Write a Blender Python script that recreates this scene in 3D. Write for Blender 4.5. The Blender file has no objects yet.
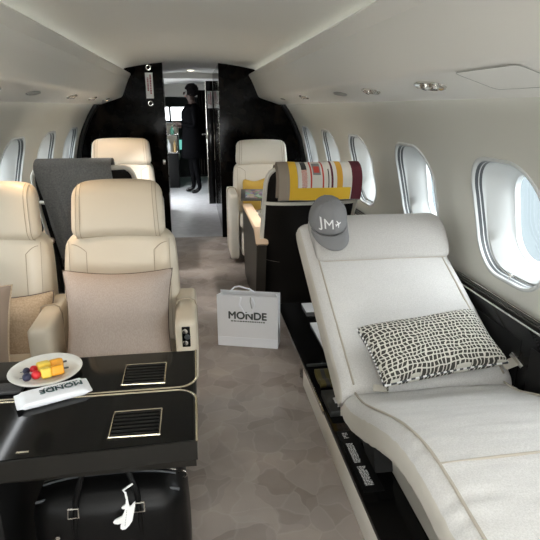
import bpy, bmesh, math, random
from mathutils import Vector, Matrix, noise
random.seed(7)
PI = math.pi
S = bpy.context.scene
C = S.collection

# ------------------------------------------------------------------ camera
cam_d = bpy.data.cameras.new('camera')
cam_d.sensor_width = 36.0
cam_d.lens = 36.0 * 520.0 / 540.0
cam_d.clip_start = 0.02
cam = bpy.data.objects.new('camera', cam_d)
C.objects.link(cam)
cam.matrix_world = Matrix(((0.98991126, 0.04238062, -0.13520199, 0.0),
                           (-0.14168873, 0.29609312, -0.94459154, 0.0),
                           (0.0, 0.9542184, 0.29911077, 1.42),
                           (0, 0, 0, 1)))
S.camera = cam

# ------------------------------------------------------------------ world
w = bpy.data.worlds.new('overcast_sky')
S.world = w
w.use_nodes = True
nt = w.node_tree
bg = nt.nodes['Background']
tc = nt.nodes.new('ShaderNodeTexCoord')
sep = nt.nodes.new('ShaderNodeSeparateXYZ')
cr = nt.nodes.new('ShaderNodeValToRGB')
cr.color_ramp.elements[0].position = 0.45
cr.color_ramp.elements[0].color = (0.62, 0.66, 0.68, 1)
cr.color_ramp.elements[1].position = 0.60
cr.color_ramp.elements[1].color = (0.94, 0.975, 1.0, 1)
mp = nt.nodes.new('ShaderNodeMath'); mp.operation = 'MULTIPLY_ADD'
mp.inputs[1].default_value = 0.5; mp.inputs[2].default_value = 0.5
nt.links.new(tc.outputs['Generated'], sep.inputs[0])
nt.links.new(sep.outputs['Z'], mp.inputs[0])
nt.links.new(mp.outputs[0], cr.inputs[0])
nt.links.new(cr.outputs[0], bg.inputs[0])
bg.inputs[1].default_value = 9.0

S.view_settings.view_transform = 'Standard'
S.view_settings.look = 'None'
S.view_settings.gamma = 1.0
S.view_settings.use_curve_mapping = False
S.view_settings.exposure = 0.5
S.cycles.use_denoising = True
S.cycles.max_bounces = 10
S.cycles.diffuse_bounces = 6
S.cycles.glossy_bounces = 4
S.cycles.transparent_max_bounces = 12
S.cycles.sample_clamp_indirect = 6.0
S.cycles.caustics_reflective = False
S.cycles.caustics_refractive = False

def area(name, loc, rot, sx, sy, power, col=(1, 1, 1), portal=False, spread=PI):
    l = bpy.data.lights.new(name, 'AREA')
    l.shape = 'RECTANGLE'; l.size = sx; l.size_y = sy; l.energy = power; l.color = col
    l.spread = spread
    o = bpy.data.objects.new(name, l); C.objects.link(o)
    o.location = loc; o.rotation_euler = rot
    if portal:
        l.cycles.is_portal = True
    return o

def spot(name, loc, target, power, col=(1, 1, 1), ang=60, blend=0.8, size=0.03):
    l = bpy.data.lights.new(name, 'SPOT'); l.energy = power; l.color = col
    l.spot_size = math.radians(ang); l.spot_blend = blend; l.shadow_soft_size = size
    o = bpy.data.objects.new(name, l); C.objects.link(o)
    o.location = loc
    d = Vector(target) - Vector(loc)
    o.rotation_euler = d.to_track_quat('-Z', 'Y').to_euler()
    return o

WIN_Y = [5.36, 4.50, 3.66, 2.715, 1.845, 0.95, 0.07, -0.81]
Z0, RC = 0.70, 1.24
for k, yy in enumerate(WIN_Y):
    area('window_portal', (1.42, yy, 0.96), (0, PI / 2, 0), 0.62, 0.6, 1, portal=True)
    area('window_portal', (-1.42, yy, 0.96), (0, -PI / 2, 0), 0.62, 0.6, 1, portal=True)
area('windscreen_portal', (0.0, 11.5, 1.3), (-PI / 2, 0, 0), 2.0, 0.7, 1, portal=True)
# added fill lights behind the camera, with no known fixtures there
area('aft_ceiling_fill', (0.0, -0.7, 1.84), (0, 0, 0), 0.5, 0.9, 16.0, (1.0, 1.0, 0.98))
area('aft_cabin_fill', (0.0, -1.9, 0.85), (math.radians(112), 0, 0), 1.7, 0.9, 42.0, (0.98, 1.0, 1.0))
# reading lamps
spot('reading_lamp', (-0.80, 2.40, 1.478), (-0.62, 2.42, 0.9), 9, (1.0, 0.66, 0.36), 75)
spot('reading_lamp', (-0.80, 1.95, 1.478), (-0.35, 2.25, 0.9), 7, (1.0, 0.70, 0.42), 75)
spot('reading_lamp', (-0.80, 4.60, 1.478), (-0.66, 5.1, 1.0), 10, (1.0, 0.66, 0.36), 75)
spot('reading_lamp', (0.79, 3.85, 1.478), (0.62, 4.6, 0.7), 5, (1.0, 0.72, 0.42), 60)
spot('aisle_fill_spot', (0.79, 3.85, 1.478), (-0.05, 4.1, 0.0), 38, (1.0, 0.94, 0.88), 60)  # added aisle spots without a fixture, they brighten the far carpet
spot('aisle_fill_spot', (-0.79, 4.60, 1.478), (0.05, 5.0, 0.0), 38, (1.0, 0.94, 0.88), 60)
spot('aisle_fill_spot', (-0.79, 3.83, 1.478), (0.05, 3.3, 0.0), 22, (1.0, 0.94, 0.88), 60)
spot('galley_downlight_lamp', (0.0, 7.4, 1.83), (0.0, 7.2, 0), 26, (1.0, 0.97, 0.95), 120)
area('entrance_door_daylight', (-0.98, 8.35, 1.0), (0, -PI / 2, 0), 1.6, 0.7, 12, (0.92, 0.96, 1.0))

# ------------------------------------------------------------------ materials
def principled(name, col, rough=0.5, metal=0.0, **kw):
    m = bpy.data.materials.new(name); m.use_nodes = True
    b = m.node_tree.nodes['Principled BSDF']
    b.inputs['Base Color'].default_value = (*col, 1)
    b.inputs['Roughness'].default_value = rough
    b.inputs['Metallic'].default_value = metal
    for k, v in kw.items():
        b.inputs[k.replace('_', ' ')].default_value = v
    return m

def N(m, t, **kw):
    n = m.node_tree.nodes.new(t)
    for k, v in kw.items():
        setattr(n, k, v)
    return n

def L(m, a, b):
    m.node_tree.links.new(a, b)

def add_bump(m, scale, strength, detail=3, dist=0.002, kind='noise', stretch=None):
    tcn = N(m, 'ShaderNodeTexCoord')
    src = tcn.outputs['Object']
    if stretch:
        mpn = N(m, 'ShaderNodeMapping'); mpn.inputs['Scale'].default_value = stretch
        L(m, src, mpn.inputs[0]); src = mpn.outputs[0]
    if kind == 'noise':
        t = N(m, 'ShaderNodeTexNoise'); t.inputs['Scale'].default_value = scale; t.inputs['Detail'].default_value = detail
        out = t.outputs['Fac']
    else:
        t = N(m, 'ShaderNodeTexVoronoi'); t.inputs['Scale'].default_value = scale
        out = t.outputs['Distance']
    L(m, src, t.inputs['Vector'])
    bp = N(m, 'ShaderNodeBump'); bp.inputs['Strength'].default_value = strength; bp.inputs['Distance'].default_value = dist
    L(m, out, bp.inputs['Height'])
    L(m, bp.outputs[0], m.node_tree.nodes['Principled BSDF'].inputs['Normal'])
    return m

def mottle(m, c1, c2, scale, detail=4, lo=0.35, hi=0.65, stretch=None):
    tcn = N(m, 'ShaderNodeTexCoord'); src = tcn.outputs['Object']
    if stretch:
        mpn = N(m, 'ShaderNodeMapping'); mpn.inputs['Scale'].default_value = stretch
        L(m, src, mpn.inputs[0]); src = mpn.outputs[0]
    t = N(m, 'ShaderNodeTexNoise'); t.inputs['Scale'].default_value = scale; t.inputs['Detail'].default_value = detail
    L(m, src, t.inputs['Vector'])
    r = N(m, 'ShaderNodeValToRGB')
    r.color_ramp.elements[0].position = lo; r.color_ramp.elements[0].color = (*c1, 1)
    r.color_ramp.elements[1].position = hi; r.color_ramp.elements[1].color = (*c2, 1)
    L(m, t.outputs['Fac'], r.inputs[0])
    L(m, r.outputs[0], m.node_tree.nodes['Principled BSDF'].inputs['Base Color'])
    return m

M = {}
M['wall'] = add_bump(principled('wall_panel_cloth', (0.57, 0.56, 0.505), 0.75), 900, 0.08)
M['ceiling'] = principled('ceiling_panel', (0.80, 0.79, 0.74), 0.7)
M['bin'] = principled('bin_lacquer', (0.80, 0.79, 0.75), 0.38)
M['white'] = principled('white_plastic', (0.82, 0.83, 0.82), 0.3)
M['reveal'] = principled('window_reveal_plastic', (0.55, 0.565, 0.56), 0.22)
M['gasket'] = principled('dark_gasket', (0.05, 0.055, 0.06), 0.4)
M['leather'] = add_bump(principled('cream_leather', (0.60, 0.535, 0.43), 0.42), 220, 0.12, dist=0.001)
M['leather2'] = add_bump(principled('pale_cream_leather', (0.78, 0.74, 0.66), 0.42), 220, 0.12, dist=0.001)
M['tan'] = add_bump(principled('tan_leather', (0.62, 0.46, 0.32), 0.45), 220, 0.12, dist=0.001)
M['tan_lit'] = principled('lit_tan_leather', (0.80, 0.60, 0.42), 0.5)  # tan arm leather with the warm light put into its colour
M['seam'] = principled('leather_seam', (0.36, 0.30, 0.22), 0.7)
M['black'] = principled('black_lacquer', (0.004, 0.004, 0.004), 0.08, Specular_IOR_Level=0.22)
M['black_soft'] = principled('black_satin', (0.006, 0.006, 0.006), 0.45, Specular_IOR_Level=0.25)
M['shell'] = principled('dark_shell', (0.007, 0.006, 0.005), 0.32, Specular_IOR_Level=0.3)
M['shell_side'] = principled('brown_black_side_panel', (0.03, 0.026, 0.020), 0.4)
M['table_edge'] = principled('table_edge_black_wood', (0.008, 0.0075, 0.006), 0.4, Specular_IOR_Level=0.3)
M['chrome'] = principled('polished_nickel', (0.75, 0.74, 0.70), 0.18, 1.0)
M['brass'] = principled('champagne_trim', (0.66, 0.60, 0.46), 0.25, 1.0)
M['cloth'] = add_bump(mottle(principled('chaise_wool', (0.6, 0.58, 0.55), 0.95), (0.54, 0.53, 0.515), (0.63, 0.62, 0.605), 260, 2), 500, 0.35, dist=0.002)
M['cloth_side'] = add_bump(principled('chaise_side_cloth', (0.52, 0.49, 0.43), 0.9), 400, 0.3, dist=0.001)
M['cloth_seam'] = principled('chaise_seam', (0.42, 0.38, 0.32), 0.9)
M['roll'] = add_bump(mottle(principled('bolster_cloth', (0.5, 0.48, 0.45), 0.95), (0.40, 0.385, 0.365), (0.47, 0.455, 0.435), 300, 2), 500, 0.35, dist=0.002)
M['pillow'] = add_bump(mottle(principled('taupe_pillow_cloth', (0.4, 0.33, 0.28), 0.95), (0.39, 0.325, 0.285), (0.45, 0.38, 0.335), 260, 2, stretch=(1, 1, 0.4)), 700, 0.2, dist=0.002)
M['pillow_tan'] = add_bump(mottle(principled('tan_pillow_cloth', (0.5, 0.38, 0.26), 0.95), (0.44, 0.33, 0.22), (0.56, 0.43, 0.30), 150, 3), 450, 0.4, dist=0.002)
M['pillow_rib'] = add_bump(principled('ribbed_pillow_cloth', (0.27, 0.20, 0.15), 0.95), 60, 0.5, dist=0.004, stretch=(1, 0.2, 3))
M['piping'] = principled('brown_piping', (0.13, 0.10, 0.08), 0.8)
M['throw'] = add_bump(mottle(principled('grey_throw', (0.16, 0.155, 0.15), 0.95), (0.15, 0.148, 0.142), (0.215, 0.21, 0.20), 120, 4), 300, 0.6, dist=0.003)
M['cap'] = add_bump(principled('grey_cap_cotton', (0.20, 0.20, 0.205), 0.85), 500, 0.3, dist=0.001)
M['paper'] = principled('white_paper', (0.80, 0.81, 0.83), 0.5)
M['paper_fold'] = principled('white_paper_glossy', (0.86, 0.88, 0.92), 0.35)
M['ink'] = principled('dark_ink', (0.06, 0.075, 0.07), 0.5)
M['teal_ink'] = principled('teal_ink', (0.03, 0.10, 0.11), 0.5)
M['white_ink'] = principled('white_ink', (0.75, 0.75, 0.75), 0.5)
M['red_ink'] = principled('red_ink', (0.35, 0.03, 0.06), 0.5)
M['bagleather'] = add_bump(principled('black_bag_leather', (0.003, 0.003, 0.003), 0.4, Specular_IOR_Level=0.2), 260, 0.25, dist=0.001)
M['china'] = principled('white_china', (0.78, 0.77, 0.72), 0.15)
M['mango'] = add_bump(principled('mango', (0.85, 0.38, 0.02), 0.35), 90, 0.3)
M['pineapple'] = add_bump(principled('pineapple', (0.86, 0.62, 0.08), 0.4), 120, 0.5)
M['strawberry'] = add_bump(principled('strawberry', (0.62, 0.02, 0.03), 0.3), 200, 0.6)
M['blueberry'] = principled('blueberry', (0.015, 0.015, 0.045), 0.45)
M['galley_floor'] = add_bump(mottle(principled('galley_vinyl', (0.5, 0.5, 0.52), 0.35), (0.47, 0.47, 0.48), (0.56, 0.56, 0.58), 12, 4), 60, 0.1)
M['hair'] = add_bump(principled('dark_hair', (0.004, 0.003, 0.003), 0.8, Specular_IOR_Level=0.1), 90, 1.0, dist=0.02)
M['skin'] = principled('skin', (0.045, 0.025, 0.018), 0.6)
M['suit'] = principled('black_dress_cloth', (0.004, 0.004, 0.0045), 0.9, Specular_IOR_Level=0.0)
M['curtain'] = principled('dark_curtain', (0.008, 0.007, 0.006), 0.9, Specular_IOR_Level=0.0)
M['tablet'] = principled('grey_slate', (0.10, 0.10, 0.10), 0.35)
M['gold'] = add_bump(principled('gold_cushion_cloth', (0.66, 0.42, 0.08), 0.8), 90, 0.4)
M['cockpit'] = principled('cockpit_grey', (0.04, 0.043, 0.043), 0.7, Specular_IOR_Level=0.1)
M['green'] = principled('green_glass', (0.06, 0.22, 0.15), 0.2)
M['amber'] = principled('amber_bottle', (0.45, 0.30, 0.12), 0.3)
M['apron'] = principled('concrete_apron', (0.064, 0.073, 0.076), 0.95, Specular_IOR_Level=0.0)

# thin window glass
g = bpy.data.materials.new('window_glass'); g.use_nodes = True
gn = g.node_tree; gn.nodes.clear()
go = gn.nodes.new('ShaderNodeOutputMaterial'); mixn = gn.nodes.new('ShaderNodeMixShader')
tr = gn.nodes.new('ShaderNodeBsdfTransparent'); gl = gn.nodes.new('ShaderNodeBsdfGlossy')
tr.inputs[0].default_value = (0.93, 0.96, 0.97, 1); gl.inputs['Roughness'].default_value = 0.02
mixn.inputs[0].default_value = 0.06
gn.links.new(tr.outputs[0], mixn.inputs[1]); gn.links.new(gl.outputs[0], mixn.inputs[2]); gn.links.new(mixn.outputs[0], go.inputs[0])
M['glass'] = g

# lamp lens
def emis(name, col, st):
    m = principled(name, col, 0.4)
    b = m.node_tree.nodes['Principled BSDF']
    b.inputs['Emission Color'].default_value = (*col, 1); b.inputs['Emission Strength'].default_value = st
    return m
M['lens_on'] = emis('lit_lens', (1.0, 0.95, 0.85), 4.0)
M['lens_warm'] = emis('warm_lit_lens', (1.0, 0.75, 0.45), 2.0)
M['lens'] = principled('frosted_lens', (0.34, 0.34, 0.32), 0.4)

# carpet with irregular pale patches
def carpet():
    m = principled('patch_carpet', (0.3, 0.26, 0.24), 0.85)
    t = N(m, 'ShaderNodeTexCoord')
    nz = N(m, 'ShaderNodeTexNoise'); nz.inputs['Scale'].default_value = 5.0; nz.inputs['Detail'].default_value = 2
    L(m, t.outputs['Object'], nz.inputs['Vector'])
    vm = N(m, 'ShaderNodeVectorMath', operation='MULTIPLY_ADD')
    vm.inputs[1].default_value = (0.22, 0.22, 0.0)
    L(m, nz.outputs['Color'], vm.inputs[0]); L(m, t.outputs['Object'], vm.inputs[2])
    v = N(m, 'ShaderNodeTexVoronoi'); v.inputs['Scale'].default_value = 9.0; v.voronoi_dimensions = '2D'
    L(m, vm.outputs[0], v.inputs['Vector'])
    v2 = N(m, 'ShaderNodeTexVoronoi', feature='DISTANCE_TO_EDGE'); v2.inputs['Scale'].default_value = 9.0; v2.voronoi_dimensions = '2D'
    L(m, vm.outputs[0], v2.inputs['Vector'])
    v3 = N(m, 'ShaderNodeTexVoronoi'); v3.inputs['Scale'].default_value = 6.3; v3.voronoi_dimensions = '2D'
    L(m, vm.outputs[0], v3.inputs['Vector'])
    av = N(m, 'ShaderNodeMix', data_type='RGBA'); av.inputs['Factor'].default_value = 0.5
    L(m, v.outputs['Color'], av.inputs['A']); L(m, v3.outputs['Color'], av.inputs['B'])
    sp = N(m, 'ShaderNodeSeparateColor'); L(m, av.outputs['Result'], sp.inputs[0])
    r = N(m, 'ShaderNodeValToRGB')
    e = r.color_ramp.elements
    e[0].position = 0.0; e[0].color = (0.235, 0.198, 0.176, 1)
    e[1].position = 1.0; e[1].color = (0.375, 0.335, 0.308, 1)
    x = e.new(0.35); x.color = (0.30, 0.26, 0.236, 1)
    x = e.new(0.7); x.color = (0.350, 0.302, 0.270, 1)
    L(m, sp.outputs[0], r.inputs[0])
    er = N(m, 'ShaderNodeMapRange'); er.inputs[1].default_value = 0.0; er.inputs[2].default_value = 0.06
    er.inputs[3].default_value = 0.22; er.inputs[4].default_value = 0.0
    L(m, v2.outputs['Distance'], er.inputs[0])
    mx = N(m, 'ShaderNodeMix', data_type='RGBA'); mx.inputs['B'].default_value = (0.46, 0.42, 0.39, 1)
    L(m, er.outputs[0], mx.inputs['Factor']); L(m, r.outputs[0], mx.inputs['A'])
    n2 = N(m, 'ShaderNodeTexNoise'); n2.inputs['Scale'].default_value = 3.0; n2.inputs['Detail'].default_value = 6
    L(m, t.outputs['Object'], n2.inputs['Vector'])
    mr = N(m, 'ShaderNodeMapRange'); mr.inputs[3].default_value = 0.62; mr.inputs[4].default_value = 1.38
    L(m, n2.outputs['Fac'], mr.inputs[0])
    mul = N(m, 'ShaderNodeMix', data_type='RGBA', blend_type='MULTIPLY'); mul.inputs['Factor'].default_value = 1.0
    L(m, mx.outputs['Result'], mul.inputs['A']); L(m, mr.outputs[0], mul.inputs['B'])
    L(m, mul.outputs['Result'], m.node_tree.nodes['Principled BSDF'].inputs['Base Color'])
    n3 = N(m, 'ShaderNodeTexNoise'); n3.inputs['Scale'].default_value = 350
    L(m, t.outputs['Object'], n3.inputs['Vector'])
    bp = N(m, 'ShaderNodeBump'); bp.inputs['Strength'].default_value = 0.5; bp.inputs['Distance'].default_value = 0.004
    L(m, n3.outputs['Fac'], bp.inputs['Height']); L(m, bp.outputs[0], m.node_tree.nodes['Principled BSDF'].inputs['Normal'])
    return m
M['carpet'] = carpet()

# dark burl lacquer for the bulkheads
M['burl'] = principled('burl_lacquer', (0.01, 0.008, 0.006), 0.10, Specular_IOR_Level=0.07)
mottle(M['burl'], (0.001, 0.001, 0.001), (0.009, 0.006, 0.004), 9, 6, 0.45, 0.75)

# hand drawn net pattern for the lumbar pillow (UV driven)
def netmat():
    m = principled('net_pattern_cloth', (0.6, 0.6, 0.55), 0.9)
    t = N(m, 'ShaderNodeTexCoord')
    nz = N(m, 'ShaderNodeTexNoise'); nz.inputs['Scale'].default_value = 7.0; nz.inputs['Detail'].default_value = 1.5
    L(m, t.outputs['UV'], nz.inputs['Vector'])
    vm = N(m, 'ShaderNodeVectorMath', operation='MULTIPLY_ADD'); vm.inputs[1].default_value = (0.085, 0.085, 0)
    L(m, nz.outputs['Color'], vm.inputs[0]); L(m, t.outputs['UV'], vm.inputs[2])
    sx = N(m, 'ShaderNodeSeparateXYZ'); L(m, vm.outputs[0], sx.inputs[0])
    outs = []
    for ax, n, wd in (('X', 29.0, 0.14), ('Y', 17.0, 0.13)):
        a = N(m, 'ShaderNodeMath', operation='MULTIPLY'); a.inputs[1].default_value = n
        L(m, sx.outputs[ax], a.inputs[0])
        f = N(m, 'ShaderNodeMath', operation='FRACT'); L(m, a.outputs[0], f.inputs[0])
        s_ = N(m, 'ShaderNodeMath', operation='SUBTRACT'); s_.inputs[1].default_value = 0.5; L(m, f.outputs[0], s_.inputs[0])
        b_ = N(m, 'ShaderNodeMath', operation='ABSOLUTE'); L(m, s_.outputs[0], b_.inputs[0])
        c_ = N(m, 'ShaderNodeMath', operation='LESS_THAN'); c_.inputs[1].default_value = wd; L(m, b_.outputs[0], c_.inputs[0])
        outs.append(c_.outputs[0])
    mxx = N(m, 'ShaderNodeMath', operation='MAXIMUM'); L(m, outs[0], mxx.inputs[0]); L(m, outs[1], mxx.inputs[1])
    mx = N(m, 'ShaderNodeMix', data_type='RGBA')
    mx.inputs['A'].default_value = (0.045, 0.042, 0.035, 1); mx.inputs['B'].default_value = (0.60, 0.585, 0.52, 1)
    L(m, mxx.outputs[0], mx.inputs['Factor'])
    L(m, mx.outputs['Result'], m.node_tree.nodes['Principled BSDF'].inputs['Base Color'])
    bp = N(m, 'ShaderNodeBump'); bp.inputs['Strength'].default_value = 0.35; bp.inputs['Distance'].default_value = 0.003
    L(m, mxx.outputs[0], bp.inputs['Height']); L(m, bp.outputs[0], m.node_tree.nodes['Principled BSDF'].inputs['Normal'])
    return m
M['net'] = netmat()
def flat(name, col, rough=0.9):
    return add_bump(principled(name, col, rough), 350, 0.5, dist=0.002)
BL = [flat('blanket_cream', (0.60, 0.565, 0.50)), flat('blanket_taupe', (0.27, 0.22, 0.17)), flat('blanket_yellow', (0.70, 0.43, 0.03)),
      flat('blanket_black', (0.03, 0.028, 0.025)), flat('blanket_red', (0.48, 0.06, 0.04)), flat('blanket_maroon', (0.09, 0.012, 0.02)),
      flat('blanket_ochre', (0.58, 0.30, 0.03)), flat('blanket_grey', (0.36, 0.35, 0.33)), flat('blanket_edge_grey', (0.20, 0.20, 0.19))]

# ------------------------------------------------------------------ helpers
def link(name, me, mats, parent=None, smooth=True, auto=None):
    o = bpy.data.objects.new(name, me); C.objects.link(o)
    for m in (mats if isinstance(mats, (list, tuple)) else [mats]):
        me.materials.append(m)
    if smooth:
        me.polygons.foreach_set('use_smooth', [True] * len(me.polygons))
        if auto is not None:
            me.set_sharp_from_angle(angle=math.radians(auto))
    if parent is not None:
        o.parent = parent
    return o

def obj(name, bm, mats, parent=None, smooth=True, auto=40):
    me = bpy.data.meshes.new(name)
    bmesh.ops.recalc_face_normals(bm, faces=bm.faces)
    bm.to_mesh(me); bm.free()
    return link(name, me, mats, parent, smooth, auto)

def tag(o, label=None, cat=None, group=None, kind=None):
    if label: o['label'] = label
    if cat: o['category'] = cat
    if group: o['group'] = group
    if kind: o['kind'] = kind
    return o

def thing(name, label, cat, loc=(0, 0, 0), rz=0, group=None):
    o = bpy.data.objects.new(name, None); C.objects.link(o)
    o.empty_display_size = 0.05
    o.location = loc; o.rotation_euler = (0, 0, rz)
    return tag(o, label, cat, group)

def struct(name, bm, mats, parent=None, **kw):
    o = obj(name, bm, mats, parent, **kw)
    if parent is None: o['kind'] = 'structure'
    return o

def box(bm, x0, x1, y0, y1, z0, z1, bev=0.0, seg=2, mat=0, mtx=None):
    r = bmesh.ops.create_cube(bm, size=1)
    vs = r['verts']
    for v in vs:
        v.co = Vector(((x0 + x1) / 2 + v.co.x * (x1 - x0), (y0 + y1) / 2 + v.co.y * (y1 - y0), (z0 + z1) / 2 + v.co.z * (z1 - z0)))
    fs = list({f for v in vs for f in v.link_faces})
    for f in fs: f.material_index = mat
    if bev > 0:
        es = list({e for v in vs for e in v.link_edges})
        rb = bmesh.ops.bevel(bm, geom=es, offset=bev, segments=seg, profile=0.5, affect='EDGES')
        vs = list({v for f in rb['faces'] for v in f.verts} | {v for v in vs if v.is_valid})
        for v in vs:
            for f in v.link_faces: f.material_index = mat
    if mtx is not None:
        for v in vs: v.co = mtx @ v.co
    return vs

def soft(bm, hx, hy, hz, r, n=14, puff=(0, 0, 0), fn=None, mat=0, uvaxes=None):
    """rounded cushion block around the origin: half sizes, corner radius, swelling of the faces along x, y, z, then fn(Vector)->Vector"""
    tmp = {}
    def key(p): return (round(p[0], 5), round(p[1], 5), round(p[2], 5))
    uvl = bm.loops.layers.uv.verify() if uvaxes else None
    store = {}
    def vert(p):
        k = key(p)
        if k in tmp: return tmp[k]
        q = Vector((p[0] * hx, p[1] * hy, p[2] * hz))
        inn = Vector((max(hx - r, 0), max(hy - r, 0), max(hz - r, 0)))
        c = Vector([max(-inn[i], min(inn[i], q[i])) for i in range(3)])
        d = q - c
        if d.length > 1e-9: q = c + d.normalized() * r
        a = [max(0, 1 - p[i] ** 2) for i in range(3)]
        q.x += puff[0] * p[0] * a[1] * a[2]
        q.y += puff[1] * p[1] * a[0] * a[2]
        q.z += puff[2] * p[2] * a[0] * a[1]
        if fn: q = Vector(fn(q))
        v = bm.verts.new(q); tmp[k] = v; store[v] = p
        return v
    g_ = [-1 + 2 * i / n for i in range(n + 1)]
    g_ = [math.copysign(abs(t) ** 0.8, t) for t in g_]
    for ax in range(3):
        for sgn in (-1, 1):
            for i in range(n):
                for j in range(n):
                    ps = []
                    for (a, b) in ((i, j), (i + 1, j), (i + 1, j + 1), (i, j + 1)):
                        p = [0, 0, 0]; p[ax] = sgn; p[(ax + 1) % 3] = g_[a]; p[(ax + 2) % 3] = g_[b]
                        ps.append(vert(p))
                    try: f = bm.faces.new(ps)
                    except ValueError: continue
                    f.material_index = mat
                    if uvaxes:
                        for lp in f.loops:
                            pp = store[lp.vert]
                            lp[uvl].uv = (pp[uvaxes[0]] * 0.5 + 0.5, pp[uvaxes[1]] * 0.5 + 0.5)
    return list(tmp.values())

def tube(bm, pts, r, seg=8, closed=False, mat=0, cap=True):
    pts = [Vector(p) for p in pts]
    n = len(pts); rings = []
    prev = None
    for i, p in enumerate(pts):
        a = pts[(i - 1) % n] if (closed or i > 0) else p
        b = pts[(i + 1) % n] if (closed or i < n - 1) else p
        t = (b - a).normalized()
        if prev is None:
            u = t.orthogonal().normalized()
        else:
            u = prev - t * prev.dot(t)
            u = u.normalized() if u.length > 1e-6 else t.orthogonal().normalized()
        prev = u
        v = t.cross(u)
        rr = r[i] if isinstance(r, (list, tuple)) else r
        rings.append([bm.verts.new(p + (u * math.cos(2 * PI * k / seg) + v * math.sin(2 * PI * k / seg)) * rr) for k in range(seg)])
    m_ = n if closed else n - 1
    for i in range(m_):
        A, B = rings[i], rings[(i + 1) % n]
        for k in range(seg):
            f = bm.faces.new((A[k], A[(k + 1) % seg], B[(k + 1) % seg], B[k])); f.material_index = mat
    if cap and not closed:
        for R_ in (rings[0], rings[-1]):
            f = bm.faces.new(R_); f.material_index = mat

def lathe(bm, prof, seg=32, center=(0, 0), mat=0, mtx=None):
    rings = []
    for (r, z) in prof:
        if r < 1e-6:
            rings.append([bm.verts.new((center[0], center[1], z))])
        else:
            rings.append([bm.verts.new((center[0] + r * math.cos(2 * PI * k / seg), center[1] + r * math.sin(2 * PI * k / seg), z)) for k in range(seg)])
    for A, B in zip(rings, rings[1:]):
        for k in range(seg):
            k2 = (k + 1) % seg
            vs = []
            for v in (A[k % len(A)], A[k2 % len(A)], B[k2 % len(B)], B[k % len(B)]):
                if v not in vs: vs.append(v)
            if len(vs) > 2:
                f = bm.faces.new(vs); f.material_index = mat
    if mtx is not None:
        for R_ in rings:
            for v in R_: v.co = mtx @ v.co

def prism(bm, poly, a0, a1, axis='x', mat=0, bev=0):
    """polygon in the two other axes extruded along axis"""
    def mk(a, p):
        return {'x': (a, p[0], p[1]), 'y': (p[0], a, p[1]), 'z': (p[0], p[1], a)}[axis]
    A = [bm.verts.new(mk(a0, p)) for p in poly]; B = [bm.verts.new(mk(a1, p)) for p in poly]
    fs = [bm.faces.new(A), bm.faces.new(list(reversed(B)))]
    n = len(poly)
    for i in range(n): fs.append(bm.faces.new((A[i], A[(i + 1) % n], B[(i + 1) % n], B[i])))
    for f in fs: f.material_index = mat
    if bev:
        es = list({e for f in fs[:2] for e in f.edges})
        bmesh.ops.bevel(bm, geom=es, offset=bev, segments=2, affect='EDGES')

def sheet(bm, fn, nu, nv, matfn=None, uv=False):
    g_ = [[bm.verts.new(fn(i / nu, j / nv)) for j in range(nv + 1)] for i in range(nu + 1)]
    uvl = bm.loops.layers.uv.verify() if uv else None
    for i in range(nu):
        for j in range(nv):
            f = bm.faces.new((g_[i][j], g_[i + 1][j], g_[i + 1][j + 1], g_[i][j + 1]))
            if matfn: f.material_index = matfn((i + .5) / nu, (j + .5) / nv)
    return g_

def solidify(o, t, off=0):
    m = o.modifiers.new('thickness', 'SOLIDIFY'); m.thickness = t; m.offset = off
    return o

def rrect(hx, hy, r, n=8):
    out = []
    for (cx, cy, a0) in ((hx - r, hy - r, 0), (-hx + r, hy - r, PI / 2), (-hx + r, -hy + r, PI), (hx - r, -hy + r, 1.5 * PI)):
        for k in range(n + 1):
            a = a0 + PI / 2 * k / n
            out.append((cx + r * math.cos(a), cy + r * math.sin(a)))
    return out

def copy_tree(o, parent=None):
    c = o.copy(); C.objects.link(c)
    if parent is not None: c.parent = parent
    for ch in list(o.children): copy_tree(ch, c)
    return c

def text_bm(bm, s, size, mtx, mat=0, depth=0.0004, bold=0.0, space=1.0):
    cu = bpy.data.curves.new('lettering', 'FONT'); cu.body = s; cu.size = size
    cu.align_x = 'CENTER'; cu.align_y = 'CENTER'; cu.extrude = depth; cu.offset = bold; cu.space_character = space
    o = bpy.data.objects.new('lettering', cu); C.objects.link(o)
    dg = bpy.context.evaluated_depsgraph_get(); dg.update()
    me = bpy.data.meshes.new_from_object(o.evaluated_get(dg))
    t = bmesh.new(); t.from_mesh(me)
    bmesh.ops.transform(t, matrix=mtx, verts=t.verts)
    for f in t.faces: f.material_index = mat
    m2 = bpy.data.meshes.new('x'); t.to_mesh(m2); t.free()
    bm.from_mesh(m2)
    bpy.data.objects.remove(o); bpy.data.meshes.remove(m2); bpy.data.meshes.remove(me); bpy.data.curves.remove(cu)

def bold_text(bm, t, size, mtx, w_, **k):
    for dx, dy in ((0, 0), (w_, 0), (-w_, 0), (0, w_), (0, -w_)):
        text_bm(bm, t, size, mtx @ Matrix.Translation((dx, dy, 0)), **k)

def frame_mtx(o, x, y):
    """matrix whose local x and y axes point along x, y at origin o"""
    x = Vector(x).normalized(); z = x.cross(Vector(y)).normalized(); y = z.cross(x)
    return Matrix(((x.x, y.x, z.x, o[0]), (x.y, y.y, z.y, o[1]), (x.z, y.z, z.z, o[2]), (0, 0, 0, 1)))

# ------------------------------------------------------------------ cabin shell
YA, YF = -2.0, 5.80
def wx(z): return math.sqrt(RC * RC - max(0.0, z - Z0) ** 2)
WZ, WHY, WHZ, WR = 0.985, 0.238, 0.240, 0.165
CELL_Z = (0.69, 1.28)

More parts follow.
